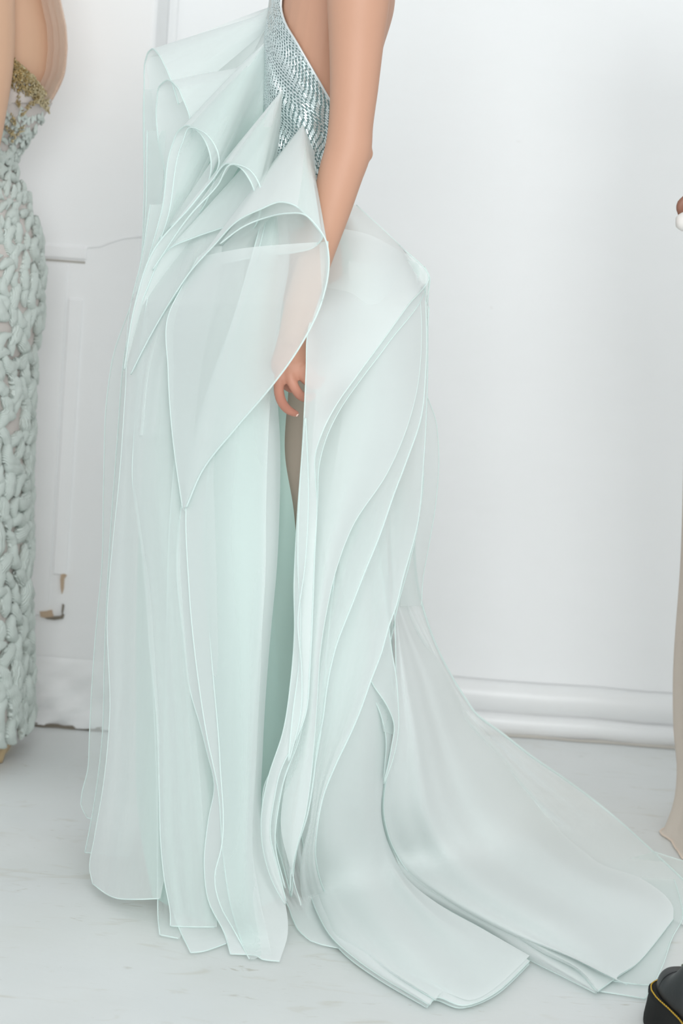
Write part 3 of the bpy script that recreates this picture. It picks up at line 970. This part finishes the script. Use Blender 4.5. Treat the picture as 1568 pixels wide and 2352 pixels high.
# train
TP = 'train_panel'
TL = {0: [(947, 2041, .14), (1020, 2085, .3), (1118, 2139, .3), (1216, 2205, .3), (1290, 2242, .3), (1368, 2281, .3)],
      1: [(949, 2026, .14), (1040, 2084, .3), (1130, 2132, .3), (1182, 2158, .3), (1246, 2193, .3), (1312, 2222, .3), (1371, 2277, .3)],
      2: [(950, 2015, .15), (1015, 2062, .3), (1105, 2114, .3), (1192, 2156, .3), (1310, 2200, .3), (1385, 2236, .3), (1440, 2262, .3)]}
for (mt, q, lf, hm, ox) in ((ORG2, 0, .006, 'LB', 0), (ORG2, 1, .011, 'LB', 0), (ORG3, 2, .017, 'L', 0)):
    panel(TP, [[(890, 1120, .0), (905, 1380, -.08), (908, 1590, -.10), (905, 1680, -.11), (884 + 2 * q, 1780, -.09), (876 + 3 * q, 1874, -.03), (898 + 4 * q, 1953, .05)] + TL[q],
               [(900, 1119, .02), (908, 1378, -.02), (935, 1590, -.06), (950, 1680, -.06), (960, 1780, -.04), (975, 1874, .0), (1010, 1953, .08), (1070, 2026, .2), (1150, 2080, .3), (1230, 2125, .3), (1320, 2180, .3), (1380, 2215, .3), (1417 + ox, 2244, .3)],
               [(910, 1118, .03), (912, 1376, .03), (975, 1560, .06), (1010, 1680, .08), (1040, 1780, .10), (1080, 1874, .14), (1140, 1953, .2), (1210, 2010, .3), (1290, 2055, .3), (1370, 2100, .3), (1430, 2140, .3), (1460, 2180, .3), (1470, 2205, .3)],
               [(925, 1117, .05), (930, 1372, .08), (962, 1450, .14), (1020, 1535, .2), (1080, 1650, .27), (1160, 1742, .34), (1220, 1820, .40), (1340, 1955, .45), (1400, 1993, .4), (1450, 2008, .4), (1500, 2035, .4), (1544, 2080, .4), (1546, 2110, .3)]],
          mt, hems=hm, absY=True, lift=lf, nu=60, nv=130, rip=(.013, 2.2, .7), ph=2.0, dY=lf, und=.030)
panel(TP, [[(900, 1120, .04), (905, 1385, .04), (950, 1480, .1), (1000, 1590, .16), (1060, 1690, .22), (1140, 1800, .3), (1240, 1910, .38), (1340, 1990, .4), (1440, 2050, .4), (1540, 2110, .4), (1600, 2140, .4)],
           [(925, 1121, .06), (935, 1390, .07), (985, 1490, .14), (1040, 1610, .2), (1110, 1690, .27), (1200, 1790, .36), (1300, 1880, .44), (1400, 1960, .5), (1490, 2020, .5), (1570, 2080, .5), (1620, 2120, .4)],
           [(950, 1122, .08), (962, 1360, .1), (1000, 1480, .18), (1067, 1602, .26), (1094, 1640, .28), (1153, 1684, .33), (1221, 1737, .39), (1290, 1784, .46), (1353, 1830, .53), (1437, 1899, .6), (1500, 1957, .6), (1568, 2021, .6), (1600, 2055, .6)]],
      ORG2, hems='R', absY=True, lift=.006, nu=30, r=0.0022, rip=(.006, 3, .5))
panel(TP, [[(1060, 1990, .3), (1150, 2100, .3), (1260, 2210, .3), (1378, 2277, .3)],
           [(1300, 2020, .3), (1360, 2110, .3), (1400, 2200, .3), (1430, 2285, .3)],
           [(1540, 2040, .3), (1546, 2090, .3), (1542, 2153, .3), (1512, 2217, .3), (1500, 2256, .3), (1481, 2294, .3)]],
      ORG2, hems='LRB', absY=True, lift=.0045, nu=40)
panel(TP, [[(1200, 2000, .3), (1260, 2090, .3), (1290, 2160, .3), (1320, 2200, .3), (1420, 2255, .3), (1470, 2262, .3)],
           [(1548, 2020, .3), (1560, 2060, .3), (1566, 2110, .3), (1545, 2150, .3), (1520, 2220, .3), (1500, 2262, .3)]],
      ORG1, hems='LRB', absY=True, lift=.010, nu=30)
panel(TP, [[(1380, 1990, .4), (1440, 2010, .4), (1500, 2060, .4), (1545, 2085, .4)],
           [(1500, 1956, .4), (1560, 1975, .4), (1620, 1990, .4), (1680, 2060, .4)]],
      ORG1, hems='R', absY=True, lift=.004, nu=20, nv=30, mode='arc')


# ruffles on the bodice: a cone of cloth from each pleat point to a looping free hem
def ruffle(apex0, apex1, loop, mat, bulge=0.0, double=None, label=None):
    H = interp_curve(loop, 150)
    n = len(H)
    nt = 28
    A0, A1 = np.array(apex0, float), np.array(apex1, float)
    W = np.zeros((nt, n, 3))
    for i in range(n):
        s = i / (n - 1)
        s2 = max(0.0, (s - .55) / .45)
        a = A0 * (1 - s2) + A1 * s2
        a = P(a[0], a[1], a[2])
        h = P(*H[i])
        for j in range(nt):
            t = j / (nt - 1)
            W[j, i] = a * (1 - t) + h * t + np.array([0, -1, 0.35]) * bulge * math.sin(math.pi * t) * math.sin(math.pi * s)
    o = mesh_obj('ruffle', W.reshape(-1, 3), grid_faces(n, nt), mat, woman)
    hem_tube(o, W[-1], 0.0013)
    return o


panel('ruffle_base', [[(640, 8, .04), (480, 68, .08), (362, 118, .11), (342, 200, .13), (338, 400, .12), (326, 620, .09)],
                      [(648, 0, .02), (560, 80, .05), (500, 150, .07), (470, 250, .07), (460, 400, .06), (480, 560, .0)],
                      [(652, -8, -.01), (618, 70, .0), (608, 150, -.01), (612, 250, -.04), (640, 380, -.08), (700, 500, -.12)]], ORG3, absY=True)
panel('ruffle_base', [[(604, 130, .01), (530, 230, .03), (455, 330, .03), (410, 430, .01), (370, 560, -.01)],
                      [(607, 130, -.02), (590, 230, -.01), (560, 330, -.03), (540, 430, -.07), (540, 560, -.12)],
                      [(609, 130, -.03), (610, 230, -.05), (628, 340, -.085), (655, 430, -.12), (700, 520, -.16)]], LINING_SHADE, absY=True, nu=24)  # inner sheet added to darken the pleat valleys, their shade painted in
ruffle((648, -10, -.02), (622, 60, .0), [(326, 620, .12), (331, 470, .13), (331, 200, .14), (335, 135, .12), (341, 119, .10), (350, 112, .07), (362, 122, .03), (378, 150, .0), (392, 182, -.02), (410, 240, -.02)], ORGR, .004)
ruffle((606, 98, -.03), (604, 200, -.045), [(318, 700, .0), (335, 580, .02), (362, 470, .04), (378, 410, .05), (363, 320, .06), (360, 232, .05), (367, 197, .03), (385, 184, -.01), (407, 200, -.05), (420, 227, -.06), (434, 263, -.06), (440, 320, -.04)], ORGR, .004)
ruffle((607, 98, -.04), (603, 260, -.06), [(312, 740, -.06), (335, 620, -.06), (372, 480, -.06), (398, 325, -.05), (408, 303, -.06), (429, 288, -.09), (456, 303, -.13), (476, 335, -.15), (485, 380, -.15), (470, 437, -.12), (445, 472, -.10), (367, 545, -.06), (318, 700, -.04)], ORGR, .006)
ruffle((608, 104, -.042), (604, 300, -.07), [(330, 650, -.07), (385, 500, -.09), (418, 330, -.09), (436, 293, -.11), (465, 302, -.15), (490, 328, -.17), (503, 370, -.17), (494, 405, -.15), (470, 470, -.12), (390, 560, -.08)], ORG1, .006)
ruffle((649, 205, torso_Y(649, 205, .012)), (634, 378, torso_Y(634, 378, .014)), [(285, 850, -.08), (310, 700, -.11), (350, 580, -.13), (438, 474, -.15), (488, 413, -.16), (523, 375, -.19), (550, 384, -.22), (572, 411, -.235), (586, 451, -.23), (581, 485, -.21), (562, 504, -.19), (514, 522, -.165), (447, 545, -.145), (389, 571, -.13), (335, 670, -.11), (295, 800, -.08)], ORGR, .006)
ruffle((650, 208, torso_Y(650, 208, .013)), (638, 360, torso_Y(638, 360, .015)), [(350, 620, -.13), (440, 490, -.17), (500, 425, -.18), (530, 378, -.21), (570, 388, -.24), (596, 425, -.25), (600, 470, -.24), (585, 520, -.21), (520, 560, -.18)], ORG1, .006)
ruffle((696, 285, torso_Y(696, 285, .012)), (729, 395, torso_Y(729, 395, .016)), [(300, 860, -.12), (335, 790, -.15), (389, 696, -.19), (440, 620, -.22), (490, 565, -.245), (550, 504, -.285), (595, 482, -.31), (648, 464, -.33), (675, 471, -.345), (705, 496, -.36), (724, 518, -.365), (740, 545, -.36), (724, 565, -.34), (675, 580, -.305), (612, 587, -.24), (545, 598, -.23), (479, 616, -.215), (434, 643, -.20), (389, 700, -.18), (350, 780, -.15)], ORGR, .012)
ruffle((697, 288, torso_Y(697, 288, .013)), (722, 350, torso_Y(722, 350, .016)), [(505, 560, -.26), (560, 520, -.285), (610, 500, -.30), (660, 490, -.345), (697, 492, -.37), (728, 520, -.38), (748, 552, -.385), (755, 590, -.39), (752, 640, -.395), (740, 690, -.40)], ORG1, .010)
# shallow hanging folds between the ruffles and the skirt
panel('ruffle_fall', [[(440, 470, -.0), (400, 560, .0), (345, 680, .0), (305, 820, .0), (292, 1000, .0)],
                      [(500, 470, .02), (460, 560, .03), (410, 680, .03), (360, 820, .02), (335, 1000, .02)],
                      [(590, 470, .02), (540, 560, .02), (470, 680, .0), (420, 820, .0), (385, 1000, .0)]], ORG2, rip=(.008, 3, .5))


# ------------------------------------------------------------------ the woman at the left edge
f2 = floor_at(-60, 1745)
YW = 0.70
lady = empty('person', (f2[0], YW, 0), 'bare-backed woman at the wall in a sage gown of puffed yarn with gold sequins', 'person')
S2 = (YW - CAM[1]) / FPX
T2 = [(25, -160, 90, .14, YW), (22, -60, 108, .15, YW), (22, 0, 113, .15, YW), (30, 60, 118, .145, YW), (33, 110, 118, .14, YW), (27, 165, 118, .135, YW), (10, 215, 112, .13, YW), (-25, 280, 104, .12, YW), (-62, 350, 89, .115, YW),
      (-76, 385, 93, .12, YW), (-62, 450, 104, .14, YW), (-38, 540, 113, .16, YW), (-30, 620, 114, .168, YW), (-34, 700, 113, .165, YW), (-44, 800, 105, .15, YW)]
ms = Mesh()
ms.add(ring_geo(T2, 36))
ms.add(limb_geo([(-20, -150, .53, 55), (-22, 0, .52, 56), (-22, 120, .52, 55), (-35, 240, .515, 52), (-52, 345, .51, 47), (-110, 470, .50, 42), (-170, 600, .49, 36), (-200, 690, .49, 34), (-215, 760, .50, 26)], n=18))
for dy in (-.08, .08):
    ms.add(limb_geo([(-45, 740, YW + dy, 88), (-52, 1000, YW + dy, 70), (-58, 1250, YW + dy, 52), (-52, 1400, YW + dy, 54), (-50, 1600, YW + dy, 36), (-28, 1680, YW + dy, 34), (-70, 1722, YW + dy, 26), (-130, 1735, YW + dy, 18)], n=16))
remeshed('body', ms, SKIN2, lady, 0.005, 4)

TULLE = simple('taupe_tulle_cloth', (0.56, 0.515, 0.49), 0.8, bump=(120, 0.15, 0.002), vary=(5, (0.62, 0.56, 0.53)))
GR = [(14, 228, 104, .138, YW), (-22, 280, 108, .128, YW), (-58, 340, 98, .122, YW), (-74, 375, 102, .125, YW), (-58, 440, 112, .15, YW), (-38, 520, 116, .17, YW), (-32, 600, 122, .178, YW),
      (-32, 700, 120, .175, YW), (-44, 800, 116, .17, YW), (-52, 950, 116, .17, YW), (-56, 1150, 114, .172, YW), (-56, 1300, 114, .18, YW), (-56, 1450, 115, .19, YW), (-54, 1560, 120, .20, YW), (-55, 1640, 114, .20, YW)]
GA = np.array(GR, float)
gv, gf = ring_geo(GR, 40, cap=False)
# strapless top: raise the near/front part of the first rings towards the arm
gown = mesh_obj('gown', gv, gf, TULLE, lady)
tag(gown, 'taupe sheer gown covered in sage yarn puffs')


def gown_pt(py, th, out=0.0):
    cx, hw, b, Y = (np.interp(py, GA[:, 1], GA[:, k]) for k in (0, 2, 3, 4))
    c = P(cx, py, Y)
    a = hw * S2
    p = c + np.array([(a + out) * math.cos(th), -(b + out) * math.sin(th), 0])
    n = np.array([math.cos(th) / a, -math.sin(th) / b, 0])
    return p, n / np.linalg.norm(n)


# gold and mint top of the bodice
top = []
for (x, y) in [(20, 124), (45, 146), (70, 167), (88, 188), (104, 208), (119, 230)]:
    top.append((x, y))
TT = interp_curve(top, 24, 'y')
T2A = np.array(T2, float)


def back_Y(px, py, out=.006):
    cx, hw, b = (np.interp(py, T2A[:, 1], T2A[:, k]) for k in (0, 2, 3))
    hw += out / S2
    return YW - (b + out) * math.sqrt(max(0, 1 - ((px - cx) / hw) ** 2))


V = []
nn = 22
for (x, y) in TT:
    for j in range(nn):
        t = j / (nn - 1)
        py = y + (236 - y) * t
        px = x - 4 * t
        V.append(P(px, py, back_Y(px, py)))
gt = mesh_obj('gown_top', V, grid_faces(nn, len(TT)), TULLE, lady)
V = []
for j in range(16):
    for i in range(20):
        px = -60 + 85 * i / 19
        py = 118 + (240 - 118) * j / 15
        V.append(P(px, py, back_Y(px, py)))
mesh_obj('gown_side', V, grid_faces(20, 16), TULLE, gt)
GOLD = simple('gold_sequins', (0.60, 0.51, 0.33), 0.28, 0.9)
PALEMINT = simple('pale_mint_thread', (0.56, 0.67, 0.62), 0.75, bump=(200, 0.4, 0.003))
ms = Mesh()


def gold_bead(x, y, ang, ln, wd, out):
    Y0 = back_Y(x, y, out)
    d = np.array([math.cos(ang), math.sin(ang)])
    n2 = np.array([-d[1], d[0]])
    pts = []
    for s, t in ((-1, -1), (1, -1), (1, 1), (-1, 1)):
        q = np.array([x, y]) + d * ln / 2 * s + n2 * wd / 2 * t
        pts.append(P(q[0], q[1], Y0 - random.uniform(0, .004)))
    c = P(x, y, Y0 - .005)
    o = len(ms.V)
    ms.V += pts + [c]
    ms.F += [(o, o + 1, o + 4), (o + 1, o + 2, o + 4), (o + 2, o + 3, o + 4), (o + 3, o, o + 4)]


def topline(x):
    return np.interp(x, [p[0] for p in top], [p[1] for p in top])


for k in range(900):
    x = random.uniform(20, 112)
    y0 = topline(x)
    dd = random.random() ** 1.3 * 70 * (1 - 0.006 * max(0, x - 40))
    y = y0 + dd
    if dd > 50 and random.random() < .5:
        continue
    gold_bead(x, y, 1.2 + random.uniform(-.5, .5), random.uniform(6, 10), random.uniform(2.5, 4), .007)
for (lx, ly, ang) in ((43, 232, 1.5), (58, 255, 2.2), (72, 240, 2.4), (30, 275, 1.2), (48, 300, 2.2), (22, 300, .8), (85, 232, 2.3), (30, 315, 1.6)):
    for k in range(26):
        t = random.uniform(-1, 1)
        s = random.uniform(-1, 1) * (1 - t * t) * 6
        gold_bead(lx + math.cos(ang) * t * 14 - math.sin(ang) * s, ly + math.sin(ang) * t * 14 + math.cos(ang) * s, ang + .6, 6, 3, .012)
sq = mesh_obj('gold_sequins', ms.V, ms.F, GOLD, gt, smooth=False)
tag(sq, kind='stuff')

# nude tulle over the back
NUDE = organza('nude_tulle', .30, (0.72, 0.58, 0.48), .3, (1, .97, .95))
for q, (xa, xb) in enumerate(((108, 0), (126, 4), (138, 7))):
    V = []
    for j in range(40):
        py = -150 + 378 * j / 39
        cx, hw = (np.interp(py, T2A[:, 1], T2A[:, k]) for k in (0, 2))
        for i in range(8):
            edge = cx + hw + 5
            px = edge - (46 - 14 * q) * (1 - i / 7)
            V.append(P(px, py, back_Y(min(px, cx + hw), py, .008 + .002 * q)))
    ob = mesh_obj('tulle_back', V, grid_faces(8, 40), NUDE, gt)

# yarn puffs
YARN = None
m, nt_, N, L, b = mat_new('sage_yarn')
b.inputs['Base Color'].default_value = (0.735, 0.80, 0.755, 1)
b.inputs['Roughness'].default_value = 0.85
b.inputs['Specular IOR Level'].default_value = 0.15
tc = N.new('ShaderNodeTexCoord')
wv = N.new('ShaderNodeTexWave')
wv.bands_direction = 'Y'
wv.inputs['Scale'].default_value = 3.2
wv.inputs['Distortion'].default_value = 2.0
wv.inputs['Detail'].default_value = 2
L.new(tc.outputs['Object'], wv.inputs['Vector'])
bp = N.new('ShaderNodeBump')
bp.inputs['Strength'].default_value = 0.5
bp.inputs['Distance'].default_value = 0.06
L.new(wv.outputs['Fac'], bp.inputs['Height'])
L.new(bp.outputs[0], b.inputs['Normal'])
YARN = m


def puff_mesh(bend, k):
    """unit puff: a bundle of looped yarn, bent along its length, x = length, z = height"""
    V = []
    nl, nc = 15, 12
    for i in range(nl):
        t = -1 + 2 * i / (nl - 1)
        w_ = max(0.08, (1 - abs(t) ** 2.6)) ** 0.55
        cx, cy = t, bend * (1 - t * t) - bend * .5
        for j in range(nc):
            th = 2 * math.pi * j / nc
            groove = 1 + 0.07 * math.sin(5 * th + k) + 0.05 * math.sin(9 * t + k * 2)
            V.append((cx, cy + 0.50 * w_ * groove * math.cos(th), 0.42 * w_ * groove * math.sin(th) + 0.1))
    me = bpy.data.meshes.new('yarn_puff')
    F = grid_faces(nc, nl, True) + [tuple(range(nc)), tuple((nl - 1) * nc + q for q in range(nc))[::-1]]
    me.from_pydata(V, [], F)
    me.materials.append(YARN)
    me.polygons.foreach_set('use_smooth', [True] * len(me.polygons))
    return me


PUFFS = [puff_mesh(bnd, k) for k, bnd in enumerate((0.0, .25, .5, -.35, .7, -.55))]
count = 0
py = 262.0
while py < 1655:
    q = (py - 372) / 1283
    size = np.interp(py, [262, 372, 480, 700, 1000, 1300, 1655], [.008, .012, .018, .024, .028, .031, .033])
    stepx = size * 1.55
    b_ = np.interp(py, GA[:, 1], GA[:, 3])
    th = random.uniform(-.35, -.1)
    while th < 2.0:
        if random.random() < np.interp(py, [262, 372, 600, 900, 1100], [.55, .92, .74, .85, .98]):
            yy = py + random.uniform(-12, 12)
            p, n = gown_pt(min(yy, 1645), th, .002)
            tan = np.cross(n, [0, 0, 1.0])
            ang = math.pi / 2 + random.gauss(0, .75)
            ax = tan * math.cos(ang) + np.array([0, 0, 1.0]) * math.sin(ang)
            ay = np.cross(n, ax)
            o = bpy.data.objects.new('yarn_puff', random.choice(PUFFS))
            COL.objects.link(o)
            s = size * random.uniform(.8, 1.25)
            mm = Matrix(((ax[0], ay[0], n[0], p[0]), (ax[1], ay[1], n[1], p[1]), (ax[2], ay[2], n[2], p[2]), (0, 0, 0, 1)))
            o.parent = gown
            o.matrix_parent_inverse = (lady.matrix_basis.copy()).inverted()
            o.matrix_parent_inverse = Matrix.Identity(4)
            o.matrix_basis = mm @ Matrix.Diagonal((s, s * random.uniform(.8, 1.1), s * .95, 1))
            count += 1
        th += stepx / ((b_ + .1) / 2 + .03) * random.uniform(.85, 1.1)
    py += size / S2 * 1.15
print('puffs', count)
# gown children hold world coordinates: gown itself sits under lady with an inverse, so it has identity world matrix

# pumps
GOLDL = simple('gold_leather', (0.60, 0.45, 0.27), 0.35, 0.4)
for dy in (-.08, .08):
    Yc = YW + dy
    A = [(12, 1692), (4, 1702), (-30, 1722), (-80, 1738), (-140, 1746)]
    ms = Mesh()
    c = interp_curve([(p[0], p[1], 0) for p in A], 24)
    for i, (px, py_, _) in enumerate(c):
        ctr = P(px, py_, Yc, -1)
        hw = np.interp(i, [0, 4, 14, 23], [.022, .030, .038, .022])
        top_ = np.interp(i, [0, 3, 8, 23], [.018, .016, .008, .006])
        for k in range(14):
            th = 2 * math.pi * k / 14
            ms.V.append(ctr + np.array([0, hw * math.cos(th), top_ * math.sin(th) - .004]))
    ms.F += grid_faces(14, 24, True) + [tuple(range(14)), tuple(23 * 14 + k for k in range(14))[::-1]]
    hp = np.array([P(8, 1698, Yc), P(2, 1722, Yc), P(-4, 1748, Yc, .004)])
    hp[-1][2] = .003
    hp[-1][0] = hp[0][0] - .006
    ms.add(tube_geo(interp_curve(hp, 10), list(np.linspace(.020, .007, 10)), 10))
    mesh_obj('high_heel', ms.V, ms.F, GOLDL, lady)

# ------------------------------------------------------------------ the woman at the right edge
YG = 0.43
f3 = floor_at(1680, 1975)
guest = empty('person', (f3[0], YG, 0), 'brown-skinned person in a long cream gown at the picture edge', 'person')
SG = (YG - CAM[1]) / FPX
ms = Mesh()
ms.add(ring_geo([(1735, -100, 100, .15, YG), (1735, 50, 118, .15, YG), (1725, 200, 108, .135, YG), (1715, 340, 100, .12, YG), (1715, 460, 112, .15, YG), (1715, 580, 126, .17, YG), (1710, 700, 120, .16, YG)], 30))
ms.add(limb_geo([(1755, -60, .24, 54), (1765, 100, .22, 50), (1772, 270, .21, 44), (1770, 350, .21, 43), (1730, 395, .20, 42), (1670, 430, .19, 34), (1625, 452, .19, 29)], n=16))
# fist: palm and curled fingers round the small white thing
ms.ell(P(1600, 466, .19), .028, .022, .026)
for i, (ox, oy, yy) in enumerate(((0, 0, .165), (3, 2, .182), (8, 3, .199), (14, 3, .215))):
    ms.add(limb_geo([(1610 + ox, 448 + oy, yy, 11), (1580 + ox, 454 + oy, yy, 11), (1562 + ox, 474 + oy, yy, 11), (1566 + ox, 490 + oy, yy + .004, 11), (1584 + ox, 504 + oy, yy + .008, 10)], n=10))
ms.add(limb_geo([(1612, 468, .172, 13), (1594, 482, .172, 12), (1580, 490, .174, 10)], n=10))
for dy in (-.08, .08):
    ms.add(limb_geo([(1712, 640, YG + dy, 95), (1706, 1000, YG + dy, 75), (1700, 1300, YG + dy, 55), (1700, 1450, YG + dy, 56), (1700, 1700, YG + dy, 40), (1700, 1880, YG + dy, 34), (1670, 1930, YG + dy, 30), (1620, 1962, YG + dy, 17)], n=16))
remeshed('body', ms, SKIN3, guest, 0.004, 3)
CREAM = organza('cream_chiffon', .72, (0.86, 0.78, 0.70), .35, (1, .97, .94))
rows = [(1735, 150, 118, .145), (1715, 330, 106, .13), (1716, 480, 126, .17), (1716, 640, 136, .18), (1716, 900, 140, .19), (1718, 1300, 150, .2), (1720, 1600, 168, .22), (1722, 1700, 168, .22), (1722, 1800, 160, .22), (1718, 1880, 166, .22), (1714, 1925, 178, .23), (1712, 1962, 190, .24)]
R_ = interp_curve([(r[0], r[1], r[2], r[3]) for r in rows], 70, 'y')
V = []
nn = 72
for (cx, y, hw, bdep) in R_:
    c = P(cx, y, YG, -1)
    t = max(0, (y - 700) / 1262)
    for k in range(nn):
        th = 2 * math.pi * k / nn
        rr = 1 + .05 * t * math.sin(th * 9) + .02 * t * math.sin(th * 17 + 1)
        z = max(.004, c[2])
        V.append((c[0] + hw * SG * rr * math.cos(th), YG + bdep * rr * math.sin(th), z))
gg = mesh_obj('gown', V, grid_faces(nn, len(R_), True), CREAM, guest)
tag(gg, 'cream chiffon gown')
hv = V[-nn:] + [V[-nn]]
v, f = tube_geo(np.array(hv), .0016, 5)
mesh_obj('rolled_hem', v, f, simple('cream_hem', (.80, .66, .55), .6), gg)

# the small white thing in her hand
WHITE = simple('smooth_white_leather', (0.80, 0.77, 0.74), 0.45)
c0, c1 = P(1552, 510, .143), P(1640, 508, .143)
ms = Mesh()
pts = interp_curve([(*c0,), (*(c0 * .5 + c1 * .5),), (*c1,)], 16)
rad = [.0135 * (1 - (1 - min(1, i / 4)) ** 2 * .65) + .004 for i in range(16)]
ms.add(tube_geo(pts, rad, 16))
dirv = (c0 - c1) / np.linalg.norm(c0 - c1)
pouch = mesh_obj('pouch', ms.V, ms.F, WHITE)
tag(pouch, 'small smooth white rounded pouch held in the brown hand', 'pouch')

# ------------------------------------------------------------------ black platform boot at the lower right
BL = simple('black_leather', (0.008, 0.009, 0.011), 0.42, bump=(160, 0.12, 0.001), spec=0.22)
RUB = simple('black_rubber_sole', (0.010, 0.010, 0.0095), 0.75, spec=0.2, bump=(200, 0.15, 0.001))
YEL = simple('yellow_welt_thread', (0.62, 0.38, 0.03), 0.6)
LACE = simple('black_lace', (0.02, 0.022, 0.02), 0.8)
EYE = simple('dark_steel_eyelet', (0.10, 0.12, 0.09), 0.35, 0.8)
tip = floor_at(1541, 2326)
ang = math.radians(97)            # toe direction: away from the viewer, a little left
ex = np.array([math.cos(ang), math.sin(ang), 0])
ey = np.array([-math.sin(ang), math.cos(ang), 0])
org = tip - ex * 0.30
boot = empty('boot', tuple(org), 'black leather platform boot with yellow welt stitching beside the train', 'boot')


def BW(x, y, z):
    return org + ex * x + ey * y + np.array([0, 0, z])


def sole_w(x):
    return np.interp(x, [0, .01, .03, .07, .12, .17, .21, .245, .27, .285, .295, .30],
                     [.008, .024, .035, .039, .037, .043, .050, .050, .044, .034, .022, .004])


NS = 64
outl = []
xs = np.concatenate([.15 - .15 * np.cos(np.linspace(0, math.pi, NS // 2))])
outl = [(x, sole_w(x)) for x in xs] + [(x, -sole_w(x)) for x in xs[::-1]]
no = len(outl)


def ring(scale, z, lean=0.0):
    return [BW(.15 + (x - .15) * (1 + scale / .15), y * (1 + scale / .05), z) for x, y in outl]


V = []
lev = [(.004, 0.0), (.006, .003), (.006, .010), (.0035, .030), (.002, .044), (.003, .047), (.003, .052), (.001, .054)]
for s, z in lev:
    V += ring(s, z)
F = grid_faces(no, len(lev), True) + [tuple(range(no))[::-1], tuple((len(lev) - 1) * no + k for k in range(no))]
mesh_obj('sole', V, F, RUB, boot)
# upper: sections along the foot
V = []
sec = interp_curve([(0.004, .018, .105), (.02, .029, .12), (.055, .034, .125), (.09, .034, .12), (.13, .034, .105), (.17, .039, .076), (.205, .043, .046), (.24, .042, .037), (.268, .035, .031), (.284, .024, .022), (.292, .010, .009)], 46)
nc = 28
for (x, hw, h) in sec:
    for k in range(nc):
        th = math.pi * k / (nc - 1)
        e = .62
        V.append(BW(x, hw * math.copysign(abs(math.cos(th)) ** e, math.cos(th)), .053 + h * math.sin(th) ** .8))
F = grid_faces(nc, len(sec)) + [tuple(range(nc)), tuple((len(sec) - 1) * nc + k for k in range(nc))[::-1]]
mesh_obj('upper', V, F, BL, boot)
# shaft
V = []
for j in range(10):
    z = .12 + .016 * j
    for k in range(30):
        th = 2 * math.pi * k / 30
        V.append(BW(.062 + (.056 + .001 * j) * math.cos(th), (.040 + .0012 * j) * math.sin(th), z))
mesh_obj('shaft', V, grid_faces(30, 10, True), BL, boot)
# toe cap seam line
V = []
path = []
for k in range(20):
    th = math.pi * (.06 + .88 * k / 19)
    x, hw, h = .232 - .012 * math.sin(th), .0425, .040
    path.append(BW(x, hw * math.copysign(abs(math.cos(th)) ** .62, math.cos(th)), .0535 + h * math.sin(th) ** .8))
v, f = tube_geo(np.array(path), .0009, 5)
mesh_obj('toe_seam', v, f, BL, boot)
# welt stitches, one by one
per = np.array(ring(-.0005, .0545))
per = np.vstack([per, per[:1]])
L_ = np.concatenate([[0], np.cumsum(np.linalg.norm(np.diff(per, axis=0), axis=1))])
tot = L_[-1]
ns = int(tot / .0068)
for i in range(ns):
    seg = []
    for t in (0.14, .5, .86):
        s = (i + t) * tot / ns
        q = np.array([np.interp(s, L_, per[:, k]) for k in range(3)])
        q[2] += .0006 if t == .5 else -.0004
        seg.append(q)
    v, f = tube_geo(np.array(seg), .0011, 5)
    mesh_obj('stitch', v, f, YEL, boot)
# eyelets and laces
for i in range(4):
    x = .185 - .028 * i
    h = np.interp(x, sec[:, 0], sec[:, 2])
    rowp = []
    for sgn in (-1, 1):
        c = BW(x, sgn * .019, .053 + h * .97)
        mm = Mesh()
        a = [c + .0045 * (ex * math.cos(t) + ey * math.sin(t)) for t in np.linspace(0, 2 * math.pi, 13)]
        mm.add(tube_geo(np.array(a), .0016, 6))
        mesh_obj('eyelet', mm.V, mm.F, EYE, boot)
        rowp.append(c)
    mid = (rowp[0] + rowp[1]) / 2 + np.array([0, 0, .008])
    v, f = tube_geo(interp_curve([rowp[0], mid, rowp[1]], 12), .0026, 6)
    mesh_obj('lace', v, f, LACE, boot)
